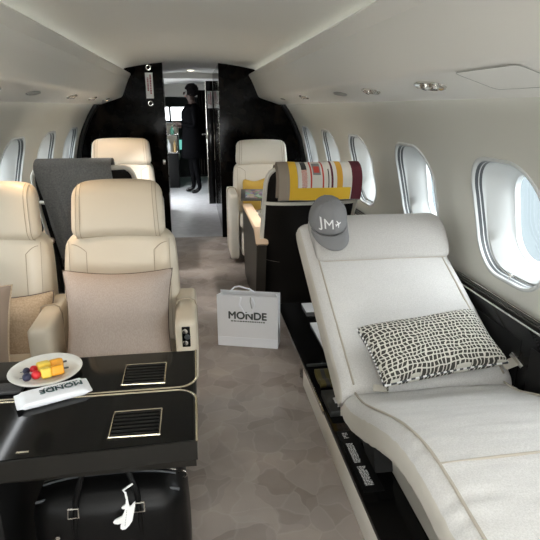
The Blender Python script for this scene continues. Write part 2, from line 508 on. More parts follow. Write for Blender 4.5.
def wall_side(s):
    bm = bmesh.new()
    edges = [YA]
    for k in range(len(WIN_Y) - 1, 0, -1):
        edges.append((WIN_Y[k] + WIN_Y[k - 1]) / 2)
    edges.append(YF)
    ring = rrect(WHY, WHZ, WR, 10)
    def P_(y, z, d=0): return bm.verts.new((s * (wx(z) + d), y, z))
    def strip(z0, z1, n):
        sheet(bm, lambda u, v: (s * wx(z0 + (z1 - z0) * v), YA + (YF - YA) * u, z0 + (z1 - z0) * v), 1, n)
    strip(0.0, CELL_Z[0], 14)
    strip(CELL_Z[1], 1.47, 5)
    for i in range(len(WIN_Y)):
        yc = WIN_Y[len(WIN_Y) - 1 - i]
        y0, y1 = edges[i], edges[i + 1]
        z0, z1 = CELL_Z
        outer = []
        pts = list(ring)
        for (a, b) in pts:
            tx = ((y1 - yc) / a if a > 0 else (y0 - yc) / a) if abs(a) > 1e-6 else 1e9
            tz = ((z1 - WZ) / b if b > 0 else (z0 - WZ) / b) if abs(b) > 1e-6 else 1e9
            t = min(tx, tz)
            outer.append([a * t, b * t])
        for (cy, cz) in ((y0, z0), (y0, z1), (y1, z0), (y1, z1)):
            k = min(range(len(outer)), key=lambda q: (outer[q][0] + yc - cy) ** 2 + (outer[q][1] + WZ - cz) ** 2)
            outer[k] = [cy - yc, cz - WZ]
        R_ = []
        nr = 6
        for q in range(nr + 1):
            t = q / nr
            R_.append([P_(yc + o_[0] * (1 - t) + p_[0] * t, WZ + o_[1] * (1 - t) + p_[1] * t) for o_, p_ in zip(outer, pts)])
        n = len(pts)
        for q in range(nr):
            for k in range(n):
                bm.faces.new((R_[q][k], R_[q][(k + 1) % n], R_[q + 1][(k + 1) % n], R_[q + 1][k]))
    return bm
struct('wall_right', wall_side(1), M['wall'], auto=None)
struct('wall_left', wall_side(-1), M['wall'], auto=None)

def window(s, yc, k):
    # flange + rounded lip + grooved reveal + funnel to the outer pane
    prof = [(0.020, 0.002, 0), (0.019, -0.008, 0), (0.008, -0.012, 0), (-0.003, -0.006, 0), (-0.006, 0.004, 0)]
    bm = bmesh.new()
    def ring(grow, depth, flatx=None, hy=WHY, hz=WHZ, r=WR, dz=0.0):
        out = []
        for (a, b) in rrect(hy + grow, hz + grow, max(r + grow, 0.02), 10):
            z = WZ + dz + b
            x = wx(max(min(z, 1.4), 0.5)) + depth if flatx is None else flatx + (wx(z) - wx(WZ)) * 0.75
            out.append(bm.verts.new((s * x, yc + a, z)))
        return out
    rings = [ring(0.012, 0.003), ring(0.010, -0.005), ring(0.004, -0.008), ring(-0.003, -0.006), ring(-0.006, 0.004)]
    mats = [0, 0, 0, 0]
    # grooves
    seq = [(-0.006, 0.008, 1), (-0.008, 0.018, 1), (-0.009, 0.022, 0), (-0.010, 0.034, 1), (-0.012, 0.040, 0)]
    for (gr, dp, mt) in seq:
        rings.append(ring(gr, dp)); mats.append(mt)
    for (t, gy, gz) in ((0.045, -0.018, -0.015), (0.08, -0.050, -0.032), (0.11, -0.072, -0.045), (0.125, -0.080, -0.05), (0.128, -0.086, -0.055), (0.150, -0.088, -0.058)):
        rings.append(ring(0, 0, flatx=wx(WZ) + t, hy=WHY + gy, hz=WHZ + gz, r=WR + max(gy, gz) * 0.8, dz=0.012 * t / 0.15)); mats.append(0)
    n = len(rings[0])
    for q in range(len(rings) - 1):
        for j in range(n):
            f = bm.faces.new((rings[q][j], rings[q][(j + 1) % n], rings[q + 1][(j + 1) % n], rings[q + 1][j]))
            f.material_index = mats[q]
    o = obj('window_%d' % k, bm, [M['reveal'], M['gasket']], auto=50)
    o['kind'] = 'structure'
    def pane(gy, gz, t, name, mt=M['glass']):
        b = bmesh.new()
        pts = rrect(WHY + gy, WHZ + gz, WR + max(gy, gz) * 0.8, 10)
        f = [b.verts.new((s * (wx(WZ) + t + (wx(WZ + q) - wx(WZ)) * 0.75), yc + a, WZ + 0.012 + q)) for (a, q) in pts]
        b.faces.new(f)
        return obj(name, b, mt, o, smooth=False)
    pane(-0.087, -0.057, 0.142, 'pane')
    b = bmesh.new()   # shade pull at the bottom of the reveal
    zb = WZ - WHZ + 0.022
    box(b, s * (wx(zb) + 0.010) - 0.004, s * (wx(zb) + 0.010) + 0.004, yc - 0.012, yc + 0.012, zb - 0.006, zb + 0.008, 0.003)
    tube(b, [(s * (wx(zb) + 0.006), yc, zb - 0.004), (s * (wx(zb) + 0.002), yc - 0.004, zb - 0.024)], 0.002, 6)
    obj('shade_pull', b, M['chrome'], o)
    return o
kk = 1
for yc in WIN_Y[:6]:
    window(1, yc, kk); kk += 1
for yc in WIN_Y[:6]:
    window(-1, yc, kk); kk += 1
for yc in WIN_Y[6:]:
    window(1, yc, kk); kk += 1; window(-1, yc, kk); kk += 1

# floor
bm = bmesh.new(); box(bm, -1.26, 1.26, YA, 5.86, -0.05, 0.0)
struct('floor', bm, M['carpet'], smooth=False)
bm = bmesh.new(); box(bm, -1.26, 1.26, 5.86, 12.0, -0.05, 0.0)
struct('floor_galley', bm, M['galley_floor'], smooth=False)
# ceiling arc
bm = bmesh.new()
sheet(bm, lambda u, v: (-0.72 + 1.44 * u, YA + (5.9 - YA) * v, 1.868 - 0.085 * ((2 * u - 1) ** 2)), 32, 1)
struct('ceiling', bm, M['ceiling'], auto=None)
# overhead bins as trim
def bin_prof():
    return [(0.73, 1.80), (0.72, 1.725), (0.64, 1.728), (0.622, 1.750), (0.612, 1.752), (0.604, 1.742), (0.609, 1.728), (0.628, 1.697), (0.634, 1.690), (0.6335, 1.686),
            (0.655, 1.640), (0.685, 1.570), (0.700, 1.535), (0.712, 1.520), (0.730, 1.511), (0.78, 1.493), (0.86, 1.467), (0.918, 1.448), (0.930, 1.4455), (0.938, 1.450), (0.955, 1.48)]
for s, nm in ((1, 'right'), (-1, 'left')):
    bm = bmesh.new(); pr = bin_prof()
    A = [bm.verts.new((s * x, YA, z)) for x, z in pr]; B = [bm.verts.new((s * x, YF, z)) for x, z in pr]
    for i in range(len(pr) - 1): bm.faces.new((A[i], A[i + 1], B[i + 1], B[i]))
    o = struct('trim_bin_%s' % nm, bm, M['bin'], auto=35)
# aft wall
bm = bmesh.new(); box(bm, -1.3, 1.3, YA - 0.05, YA, 0, 1.95)
struct('wall_back', bm, M['wall'], smooth=False)

# forward bulkheads, glossy burl, either side of the doorway
for s, nm in ((1, 'right'), (-1, 'left')):
    bm = bmesh.new()
    n = 14
    zs = [1.9 * i / 20 for i in range(21)]
    poly = [(s * 0.285, 0.0), (s * 1.24, 0.0)] + [(s * wx(z), z) for z in (0.15, 0.3, 0.45, 0.6, 0.75, 0.9, 1.05, 1.2, 1.35, 1.45)] + [(s * 0.80, 1.62), (s * 0.66, 1.80), (s * 0.285, 1.90)]
    prism(bm, poly, YF, YF + 0.07, 'y')
    struct('wall_front_%s' % nm, bm, M['burl'], smooth=False)
    # black leather arch trim following the fuselage
    bm = bmesh.new()
    arc = [(s * (wx(z) - 0.02), YF - 0.02, z) for z in [0.02 + 1.43 * i / 24 for i in range(25)]]
    tube(bm, arc, 0.03, 10)
    struct('trim_%d' % (1 if s > 0 else 2), bm, M['black_soft'])

# side ledges along the walls
for s, nm in ((1, 'right'), (-1, 'left')):
    bm = bmesh.new()
    x0 = 1.165
    prism(bm, [(s * x0, 0.0), (s * 1.09, 0.0) if False else (s * (x0 + 0.0001), 0.0), (s * 1.215, 0.30), (s * 1.236, 0.655), (s * 1.232, 0.668), (s * 1.21, 0.672), (s * 1.18, 0.670), (s * x0, 0.660)], YA, YF - 0.02, 'y')
    led = thing('side_ledge', 'long glossy black side ledge below the %s-hand cabin windows' % nm, 'ledge')
    obj('ledge_body', bm, M['black'], led, auto=25)
    bm = bmesh.new()
    tube(bm, [(s * (x0 - 0.001), YA + 0.02, 0.662), (s * (x0 - 0.001), YF - 0.03, 0.662)], 0.0035, 8)
    obj('chrome_trim', bm, M['chrome'], led)
    bm = bmesh.new()
    for q in range(9):
        ya = -1.6 + q * 0.8
        box(bm, s * x0 - 0.004, s * x0 + 0.004, ya, ya + 0.74, 0.36, 0.60, 0.003)
    obj('access_panel', bm, M['black_soft'], led)
    bm = bmesh.new()
    tube(bm, [(s * 1.205, YA + 0.02, 0.679), (s * 1.205, YF - 0.03, 0.679)], 0.0025, 6)
    obj('edge_bead', bm, M['chrome'], led)

# ------------------------------------------------------------------ bin fittings
SL = math.atan2(-0.07, 0.22)
def on_bin(s, y, off=0.0, x=0.795):
    z = 1.515 - (x - 0.71) * 0.07 / 0.22
    return (s * (x - off * 0.3), y, z - off)
def oval_frame(s):
    # local x along cabin Y, local y outward, local z pointing down out of the panel
    return Matrix(((0, s * 0.953, 0), (1, 0, 0), (0, -0.303, 1)))
def vent(s, y, kind, label, L_=0.088, W_=0.036, x=0.795):
    p = on_bin(s, y, x=x)
    th = thing('reading_light' if kind != 'blank' else 'ceiling_speaker', label, 'light' if kind != 'blank' else 'speaker', p)
    th.rotation_euler = (0, s * math.radians(17.6), 0)
    bm = bmesh.new()
    n = 32
    def rg(k, z): return [bm.verts.new((W_ * k * math.sin(2 * PI * i / n), L_ * k * math.cos(2 * PI * i / n), z)) for i in range(n)]
    rs = [rg(1.0, 0.001), rg(0.97, -0.004), rg(0.90, -0.004), rg(0.86, -0.001)]
    for a, b in zip(rs, rs[1:]):
        for i in range(n): bm.faces.new((a[i], a[(i + 1) % n], b[(i + 1) % n], b[i]))
    bm.faces.new(rs[-1])
    obj('bezel', bm, M['chrome'] if kind != 'blank' else M['lens'], th, auto=60)
    if kind != 'blank':
        for q in (-1, 1):
            bm = bmesh.new()
            lathe(bm, [(0.0, -0.012), (0.009, -0.0115), (0.0105, -0.009), (0.016, -0.008), (0.019, -0.005), (0.019, -0.001), (0, -0.001)], 20, (0, q * 0.034))
            nz = obj('nozzle', bm, M['chrome'], th)
            bm = bmesh.new()
            lathe(bm, [(0.0, -0.0135), (0.008, -0.0130), (0.0085, -0.0115)], 16, (0, q * 0.034))
            obj('lens', bm, M['lens_warm'] if kind == 'lit' and q > 0 else M['gasket'], nz)
    return th
vent(1, 1.76, 'off', 'chrome oval reading light on right bin, largest and nearest one', 0.098, 0.042)
vent(1, 2.37, 'off', 'chrome oval reading light on right bin above the chaise headrest')
vent(1, 2.88, 'blank', 'plain grey oval grille on right bin between two chrome reading lights', 0.095, 0.030)
vent(1, 3.84, 'off', 'small chrome oval reading light on right bin above the striped blanket')
vent(1, 4.75, 'blank', 'tiny grey oval grille on right bin close to the dark bulkhead', 0.06, 0.022)
vent(-1, 2.33, 'off', 'chrome oval reading light cut by left photo edge on left bin')
vent(-1, 2.93, 'blank', 'plain grey oval grille on left bin', 0.10, 0.028)
vent(-1, 3.83, 'off', 'chrome oval reading light on left bin above the grey throw')
vent(-1, 4.60, 'off', 'small chrome oval reading light in middle of left bin row')
vent(-1, 5.29, 'lit', 'small lit oval reading light on left bin beside dark bulkhead')
# oxygen mask door outline
oxy = thing('oxygen_mask_door', 'flush white rounded panel outlined on right bin nearest the camera', 'panel', on_bin(1, 1.30, x=0.79))
oxy.rotation_euler = (0, math.radians(17.6), 0)
bm = bmesh.new()
bmf = bm.faces.new([bm.verts.new((a, b, -0.0012)) for a, b in rrect(0.070, 0.15, 0.02)])
obj('door_panel', bm, M['bin'], oxy, smooth=False)
bm = bmesh.new(); tube(bm, [(a, b, -0.0012) for a, b in rrect(0.0715, 0.1515, 0.021)], 0.0008, 6, closed=True)
obj('gap_line', bm, M['lens'], oxy)
vent(1, 0.98, 'off', 'chrome oval reading light cut by right photo edge on right bin', 0.06, 0.028, x=0.75)

# ------------------------------------------------------------------ galley, entrance and cockpit beyond the doorway
bm = bmesh.new()
sheet(bm, lambda u, v: (-0.9 + 1.8 * u, 5.80 + 2.0 * v, 1.88 - 0.10 * (2 * u - 1) ** 2), 16, 1)
sheet(bm, lambda u, v: (-1.0 + 2.0 * u, 7.80 + 4.2 * v, 1.82 - 0.14 * (2 * u - 1) ** 2), 16, 1)
sheet(bm, lambda u, v: (-0.9 + 1.8 * u, 7.80, 1.80 + 0.10 * v), 16, 1)
struct('ceiling_galley', bm, M['ceiling'], auto=None)
bm = bmesh.new(); box(bm, -0.46, -0.42, 5.87, 7.55, 0, 1.9)
struct('wall_galley_left', bm, M['burl'], smooth=False)
bm = bmesh.new(); box(bm, 0.30, 0.34, 5.87, 7.75, 0, 1.9)
struct('wall_galley_right', bm, M['burl'], smooth=False)
bm = bmesh.new()
box(bm, 0.34, 1.0, 7.75, 7.80, 0, 1.9); box(bm, -1.0, -0.46, 7.5, 7.55, 0, 1.9)
struct('wall_galley_cross', bm, M['burl'], smooth=False)
bm = bmesh.new(); box(bm, 0.55, 0.60, 7.80, 9.55, 0, 1.9); box(bm, -1.05, -1.0, 7.55, 7.9, 0, 1.9); box(bm, -1.05, -1.0, 8.75, 10.2, 0, 1.9)
box(bm, -1.05, -1.0, 7.9, 8.75, 1.75, 1.9)
struct('wall_entrance', bm, M['black_soft'], smooth=False)
# door frames
def frame(name, label, x, y, x2, y2, w_, col):
    t = thing(name, label, 'door frame')
    b = bmesh.new(); box(b, x, x + w_, y, y + 0.05, 0, 1.80, 0.004); obj('post', b, col, t)
    b = bmesh.new(); box(b, x2, x2 + w_, y2, y2 + 0.05, 0, 1.80, 0.004); obj('post', b, col, t)
    return t
fr = thing('door_post', 'slim black post on left of galley doorway with chrome edge', 'post', (-0.385, 7.55, 0))
b = bmesh.new(); box(b, -0.035, 0.02, 0, 0.06, 0, 1.79, 0.004); obj('post_body', b, M['black_soft'], fr)
b = bmesh.new(); box(b, 0.021, 0.026, -0.002, 0.03, 0.02, 1.78); obj('chrome_edge', b, M['chrome'], fr)
fr = thing('door_leaf', 'open black door leaf standing right of the person with chrome handle', 'door', (0.20, 7.80, 0))
b = bmesh.new(); box(b, 0, 0.10, 0, 0.04, 0.03, 1.77, 0.005); obj('door_slab', b, M['black'], fr)
b = bmesh.new(); box(b, -0.008, 0.0, 0.0, 0.04, 0.03, 1.77); obj('chrome_edge', b, M['chrome'], fr)
b = bmesh.new()
tube(b, [(-0.002, -0.02, 1.05), (-0.05, -0.05, 1.045), (-0.075, -0.05, 1.04)], 0.009, 8)
box(b, -0.02, 0.03, -0.022, 0.0, 0.98, 1.12, 0.004)
obj('handle', b, M['chrome'], fr)
def placard(name, label, p, hw, hh):
    t = thing(name, label, 'sign', p)
    b = bmesh.new(); box(b, -hw, hw, -0.006, 0, -hh, hh, 0.001); obj('plate', b, M['white'], t)
    b = bmesh.new()
    random.seed(3)
    for col_, (ln, ofs) in enumerate(((0.62, 0.0), (0.85, -0.02))):
        z = hh * ln
        while z > -hh * ln * 0.7:
            d = random.uniform(0.006, 0.014)
            xx = hw * (-0.35 + 0.7 * col_)
            box(b, xx - hw * 0.2, xx + hw * 0.2, -0.0072, -0.0058, z - d, z)
            z -= d + random.uniform(0.003, 0.007)
    obj('red_lettering', b, M['red_ink'], t, smooth=False)
    return t
pl = placard('placard', 'white placard with red upright lettering on left dark bulkhead', (-0.425, 5.80, 1.63), 0.038, 0.125)
for zz in (0.175, -0.175):
    b = bmesh.new(); tube(b, [(0.0 + 0.022 * math.cos(a), -0.006, zz + 0.022 * math.sin(a)) for a in [2 * PI * i / 20 for i in range(20)]], 0.006, 6, closed=True)
    lathe(b, [(0, -0.005), (0.012, -0.005), (0.014, 0)], 16, mtx=Matrix.Translation((0, 0, zz)) @ Matrix.Rotation(PI / 2, 4, 'X'))
    obj('fixing_button', b, M['chrome'], pl)
placard('placard', 'dim white placard with red lettering on open door leaf', (0.255, 7.798, 1.52), 0.036, 0.115)
dl = thing('downlight', 'round lit downlight in the galley ceiling', 'light', (0.0, 7.4, 1.872))
b = bmesh.new(); lathe(b, [(0.055, 0.0), (0.058, -0.008), (0.048, -0.010), (0.045, -0.004)], 24); obj('rim', b, M['chrome'], dl)
b = bmesh.new(); lathe(b, [(0.046, -0.006), (0, -0.009)], 24); obj('lens', b, M['lens_on'], dl)
# wall button by the left bulkhead seat
b = bmesh.new(); box(b, -0.335, -0.305, 5.786, 5.80, 0.83, 0.88, 0.004)
tag(obj('wall_switch', b, M['chrome']), 'small chrome switch on left dark bulkhead below the placard', 'switch')
# galley counter (left) with bottles and glassware
gc = thing('galley_counter', 'open dark galley rack left of the person with bright bottles', 'counter', (0, 0, 0))
b = bmesh.new(); box(b, -0.62, -0.28, 9.75, 10.1, 0, 0.62, 0.01); obj('cabinet', b, M['black_soft'], gc)
b = bmesh.new(); box(b, -0.62, -0.27, 9.74, 10.1, 0.621, 0.64, 0.004); obj('shelf', b, M['chrome'], gc)
b = bmesh.new(); box(b, -0.62, -0.27, 9.74, 10.1, 0.93, 0.95, 0.004); obj('shelf', b, M['chrome'], gc)
b = bmesh.new(); box(b, -0.285, -0.27, 9.75, 10.1, 0.641, 0.929); obj('side_panel', b, M['black_soft'], gc)
def bottle(x, y, z, h, r, m_, label):
    b = bmesh.new()
    lathe(b, [(0, z), (r, z), (r, z + h * 0.6), (r * 0.4, z + h * 0.78), (r * 0.35, z + h), (0, z + h)], 16, (x, y))
    tag(obj('bottle', b, m_), label, 'bottle', 'bottles on the galley rack')
bottle(-0.37, 9.80, 0.951, 0.14, 0.035, M['green'], 'green bottle on upper shelf of the galley rack beside person')
bottle(-0.50, 9.82, 0.951, 0.10, 0.04, M['amber'], 'amber bottle on upper shelf of the galley rack')
bottle(-0.44, 9.80, 0.641, 0.22, 0.035, M['white'], 'white bottle on lower shelf of the galley rack')
bottle(-0.34, 9.80, 0.641, 0.20, 0.032, M['amber'], 'amber bottle on lower shelf of the galley rack')
bottle(-0.53, 9.80, 0.641, 0.24, 0.035, M['green'], 'green bottle on lower shelf of the galley rack')
area('rack_light', (-0.42, 9.55, 1.5), (math.radians(-12), 0, 0), 0.25, 0.1, 2.0, (0.9, 0.97, 1.0))

# cockpit: bulkhead with opening, windscreen, instrument panel, seats
bm = bmesh.new()
box(bm, -1.0, -0.62, 10.2, 10.26, 0, 1.9); box(bm, 0.40, 1.0, 10.2, 10.26, 0, 1.9)
struct('wall_cockpit', bm, M['black_soft'], smooth=False)
bm = bmesh.new(); box(bm, -0.62, 0.40, 10.2, 10.26, 1.60, 1.9)
struct('trim_3', bm, M['wall'], smooth=False)
bm = bmesh.new()
box(bm, -1.05, -1.0, 10.2, 12, 0, 1.9); box(bm, 1.0, 1.05, 7.8, 12, 0, 1.9); box(bm, -1.0, 1.0, 11.95, 12.0, 0, 1.14)
box(bm, -1.0, 1.0, 11.5, 12.0, 1.415, 1.9)
struct('wall_nose', bm, M['cockpit'], smooth=False)
ws = bmesh.new()
for i in range(5):
    x = -0.95 + i * 0.475
    box(ws, x - 0.025, x + 0.025, 11.88, 11.93, 1.12, 1.43, 0.005)
struct('window_30', ws, M['gasket'])
pnl = thing('instrument_panel', 'dark cockpit instrument panel with lit screens below windscreen', 'instrument panel')
b = bmesh.new(); prism(b, [(11.3, 0.0), (11.5, 1.02), (11.6, 1.10), (11.94, 1.10), (11.94, 0)], -0.95, 0.95, 'x'); obj('console', b, M['cockpit'], pnl, auto=30)
scr = emis('cockpit_screen', (0.10, 0.35, 0.30), 1.2)
for i in range(4):
    b = bmesh.new(); x = -0.8 + i * 0.42
    mt = frame_mtx((x + 0.15, 11.42, 0.66), (1, 0, 0), (0, 0.19, 1))
    box(b, -0.15, 0.15, -0.1, 0.1, 0.0, 0.01, 0, mtx=mt); obj('display', b, scr, pnl, smooth=False)
for sx_ in (-0.5, 0.45):
    ps = thing('pilot_seat', 'pale pilot seat %s of the cockpit aisle' % ('left' if sx_ < 0 else 'right'), 'seat', (sx_, 10.75, 0))
    b = bmesh.new(); soft(b, 0.22, 0.06, 0.32, 0.05, 8, fn=lambda q: (q.x, q.y - 0.1 * 0, q.z + 0.80)); obj('backrest', b, M['leather'], ps)
    b = bmesh.new(); soft(b, 0.22, 0.24, 0.06, 0.05, 8, fn=lambda q: (q.x, q.y + 0.25, q.z + 0.45)); obj('seat_cushion', b, M['leather'], ps)
    b = bmesh.new(); box(b, -0.15, 0.15, 0.05, 0.4, 0, 0.40, 0.01); obj('pedestal', b, M['cockpit'], ps)
# overhead panel of the cockpit, grey with dark marks
b = bmesh.new(); box(b, -0.3, 0.2, 10.9, 11.4, 1.60, 1.66, 0.01)
tag(obj('overhead_panel', b, M['cockpit']), 'grey overhead switch panel at top of cockpit windscreen', 'panel')
# curtain tied back right of the person
b = bmesh.new()
sheet(b, lambda u, v: (0.10 + 0.17 * u + 0.0, 9.6 + 0.025 * math.sin(u * 22) , 0.25 + 1.45 * v), 30, 6)
cu_ = tag(obj('curtain', b, M['curtain']), 'dark gathered curtain hanging beside the open door leaf', 'curtain'); solidify(cu_, 0.004)

# outside apron
bm = bmesh.new(); box(bm, -60, 60, -60, 80, -2.2, -2.1)
struct('ground', bm, M['apron'], smooth=False)

# ------------------------------------------------------------------ cream leather seats
def cream_seat(name, label, loc, wb=0.50, wh=0.40, leather='leather', arms=(1, 1), rz=0.0, top=1.12, lean=0.14, arm_h=0.625, arm_z0=0.36, arm_y=0.33):
    """faces local -Y; origin on the floor under the backrest foot"""
    t = thing(name, label, 'seat', loc, rz)
    m_ = M[leather]; hw = wb / 2
    zb0, zb1 = 0.42, top - 0.205
    def lean_fn(y, z): return y + lean * (z - 0.42) / 0.6
    # backrest
    b = bmesh.new()
    H_ = (zb1 - zb0) / 2; zc = (zb1 + zb0) / 2
    def bf(q):
        f = (q.z / H_)
        wsc = 1.0 + 0.06 * (0.5 - 0.5 * f) - 0.05 * max(0, f) ** 4
        x = q.x * wsc
        side = max(0, (abs(x) / hw - 0.62) / 0.38)
        y = q.y
        if y < 0: y -= 0.022 * min(1, side * 1.8) * (0.35 + 0.65 * max(0, 1 - max(0, f)))
        z = q.z + zc - 0.035 * (abs(x) / hw) ** 3 * max(0, f)
        return (x, lean_fn(y, z), z)
    soft(b, hw, 0.065, H_, 0.045, 22, (0, 0.006, 0), bf)
    o = obj('backrest', b, m_, t, auto=None)
    # stitched lines on the backrest
    bk = o
    def surf(x, z):
        f = (z - zc) / H_
        side = max(0, (abs(x) / hw - 0.62) / 0.38)
        px_, pz_ = x / hw, f
        y = -0.065 - 0.006 * max(0, 1 - px_ ** 2) * max(0, 1 - pz_ ** 2)
        y -= 0.022 * min(1, side * 1.8) * (0.35 + 0.65 * max(0, 1 - max(0, f)))
        return Vector((x, lean_fn(y, z) - 0.0006, z))
    for s in (-1, 1):
        pts = []
        for i in range(14):
            z = zb0 + 0.04 + (zb1 - zb0 - 0.13) * i / 13
            pts.append(surf(s * hw * 0.60, z))
        for i in range(1, 9):
            a = i / 8
            pts.append(surf(s * hw * (0.60 + 0.24 * a), zb1 - 0.09 + 0.035 * math.sin(a * PI / 2)))
        b = bmesh.new(); tube(b, pts, 0.0016, 6); obj('stitching', b, M['seam'], bk)
        b = bmesh.new(); tube(b, [surf(s * hw * 0.885, zb0 + 0.04 + (zb1 - zb0 - 0.08) * i / 13) for i in range(14)], 0.0013, 6)
        obj('stitching', b, M['seam'], bk)
    # headrest
    b = bmesh.new(); hh = 0.118; hc = top - hh
    def hf(q):
        x = q.x * (1 + 0.03 * (-q.z / hh))
        y = q.y - 0.02 * (abs(x) / (wh / 2)) ** 2.5
        z = q.z - 0.018 * (abs(x) / (wh / 2)) ** 3 * (1 if q.z > 0 else 0.3)
        zz = z + hc
        return (x, lean_fn(y - 0.03 - 0.012 * math.cos(q.z / hh * 1.4), zz), zz)
    soft(b, wh / 2, 0.06, hh, 0.048, 20, (0, 0.006, 0), hf)
    hd = obj('headrest', b, m_, t, auto=None)
    for xx in (-0.87, -0.79, 0.79, 0.87):
        pts = []
        for i in range(15):
            a = -1 + 2 * i / 14
            qx = xx * wh / 2
            inn = hh - 0.048
            zq = a * hh
            yy = -0.06 - 0.006 * (1 - a * a) * (1 - xx * xx)
            if abs(zq) > inn:
                dz = abs(zq) - inn; ang = min(1, dz / 0.048) * PI / 2.05
                zq = math.copysign(inn + 0.048 * math.sin(ang), a); yy = -0.012 - 0.048 * math.cos(ang)
            qq = Vector(hf(Vector((qx, yy - 0.0006, zq))))
            pts.append(qq)
        b = bmesh.new(); tube(b, pts, 0.0014, 6); obj('stitching', b, M['seam'], hd)
    # cushion
    b = bmesh.new()
    soft(b, hw * 0.94, 0.25, 0.075, 0.05, 16, (0, 0, 0.012), lambda q: (q.x, q.y - 0.26, q.z + 0.395 + 0.03 * (-q.y / 0.25)))
    obj('seat_cushion', b, m_, t, auto=None)
    b = bmesh.new()
    box(b, -hw * 0.9, hw * 0.9, -0.44, 0.06, 0.08, 0.32, 0.03, 3)
    obj('base', b, M[leather], t)
    b = bmesh.new(); box(b, -hw * 0.7, hw * 0.7, -0.40, 0.02, 0.0, 0.08, 0.01); obj('floor_plinth', b, M['black_soft'], t)
    for s, on in zip((-1, 1), arms):
        if not on: continue
        b = bmesh.new()
        ah = (arm_h - arm_z0) / 2; al = (arm_y + 0.06) / 2
        def af(q, s=s):
            k = 0.5 + 0.5 * q.y / al
            return (q.x + s * (hw + 0.037), q.y - arm_y + al, q.z + arm_z0 + ah + (0.012 * k if q.z > 0 else 0))
        soft(b, 0.043, al, ah, 0.022, 14, (0.001, 0, 0), af)
        ar = obj('armrest', b, m_, t, auto=None)
        b = bmesh.new()
        tube(b, [(s * (hw + 0.037) + dx, -0.13, zz + 0.016) for dx, zz in ((-0.043, arm_z0 + 0.02), (-0.043, arm_h - 0.03), (-0.036, arm_h - 0.002), (-0.018, arm_h + 0.008), (0.018, arm_h + 0.008), (0.036, arm_h - 0.002), (0.043, arm_h - 0.03), (0.043, arm_z0 + 0.02))], 0.0035, 6)
        obj('strap', b, M['seam'], ar)
        if s == 1:
            b = bmesh.new()
            box(b, hw + 0.020, hw + 0.052, -arm_y - 0.004, -arm_y + 0.004, arm_h - 0.105, arm_h - 0.02, 0.003, 3)
            cp = obj('control_panel', b, M['black'], ar)
            for q in range(3):
                b = bmesh.new()
                lathe(b, [(0, 0.006), (0.010, 0.005), (0.012, 0)], 14, mtx=Matrix.Translation((hw + 0.037 + (0.004 if q % 2 else -0.004), -arm_y - 0.003, arm_h - 0.038 - q * 0.024)) @ Matrix.Rotation(PI / 2, 4, 'X'))
                obj('control_button', b, M['chrome'] if q != 1 else M['gasket'], cp)
    return t

SL1 = (-0.334, 2.22, 0)
cream_seat('lounge_seat', 'cream leather seat beside the aisle behind the fruit plate, taupe pillow on it', SL1, wb=0.475, wh=0.385)
cream_seat('lounge_seat', 'cream leather seat at left photo edge beside the window wall', (-0.862, 2.22, 0), arms=(0, 0), wb=0.46)
cream_seat('club_seat', 'white leather seat right of galley doorway against dark bulkhead', (0.655, 5.12, 0), wb=0.55, wh=0.50, leather='leather2', top=1.115, arm_h=0.66, arm_z0=0.05, arm_y=0.42)
cream_seat('club_seat', 'warm-lit cream seat left of galley doorway against dark bulkhead', (-0.67, 5.02, 0), wb=0.57, wh=0.53, leather='leather2', top=1.145, arm_h=0.60, arm_z0=0.05, arm_y=0.42)

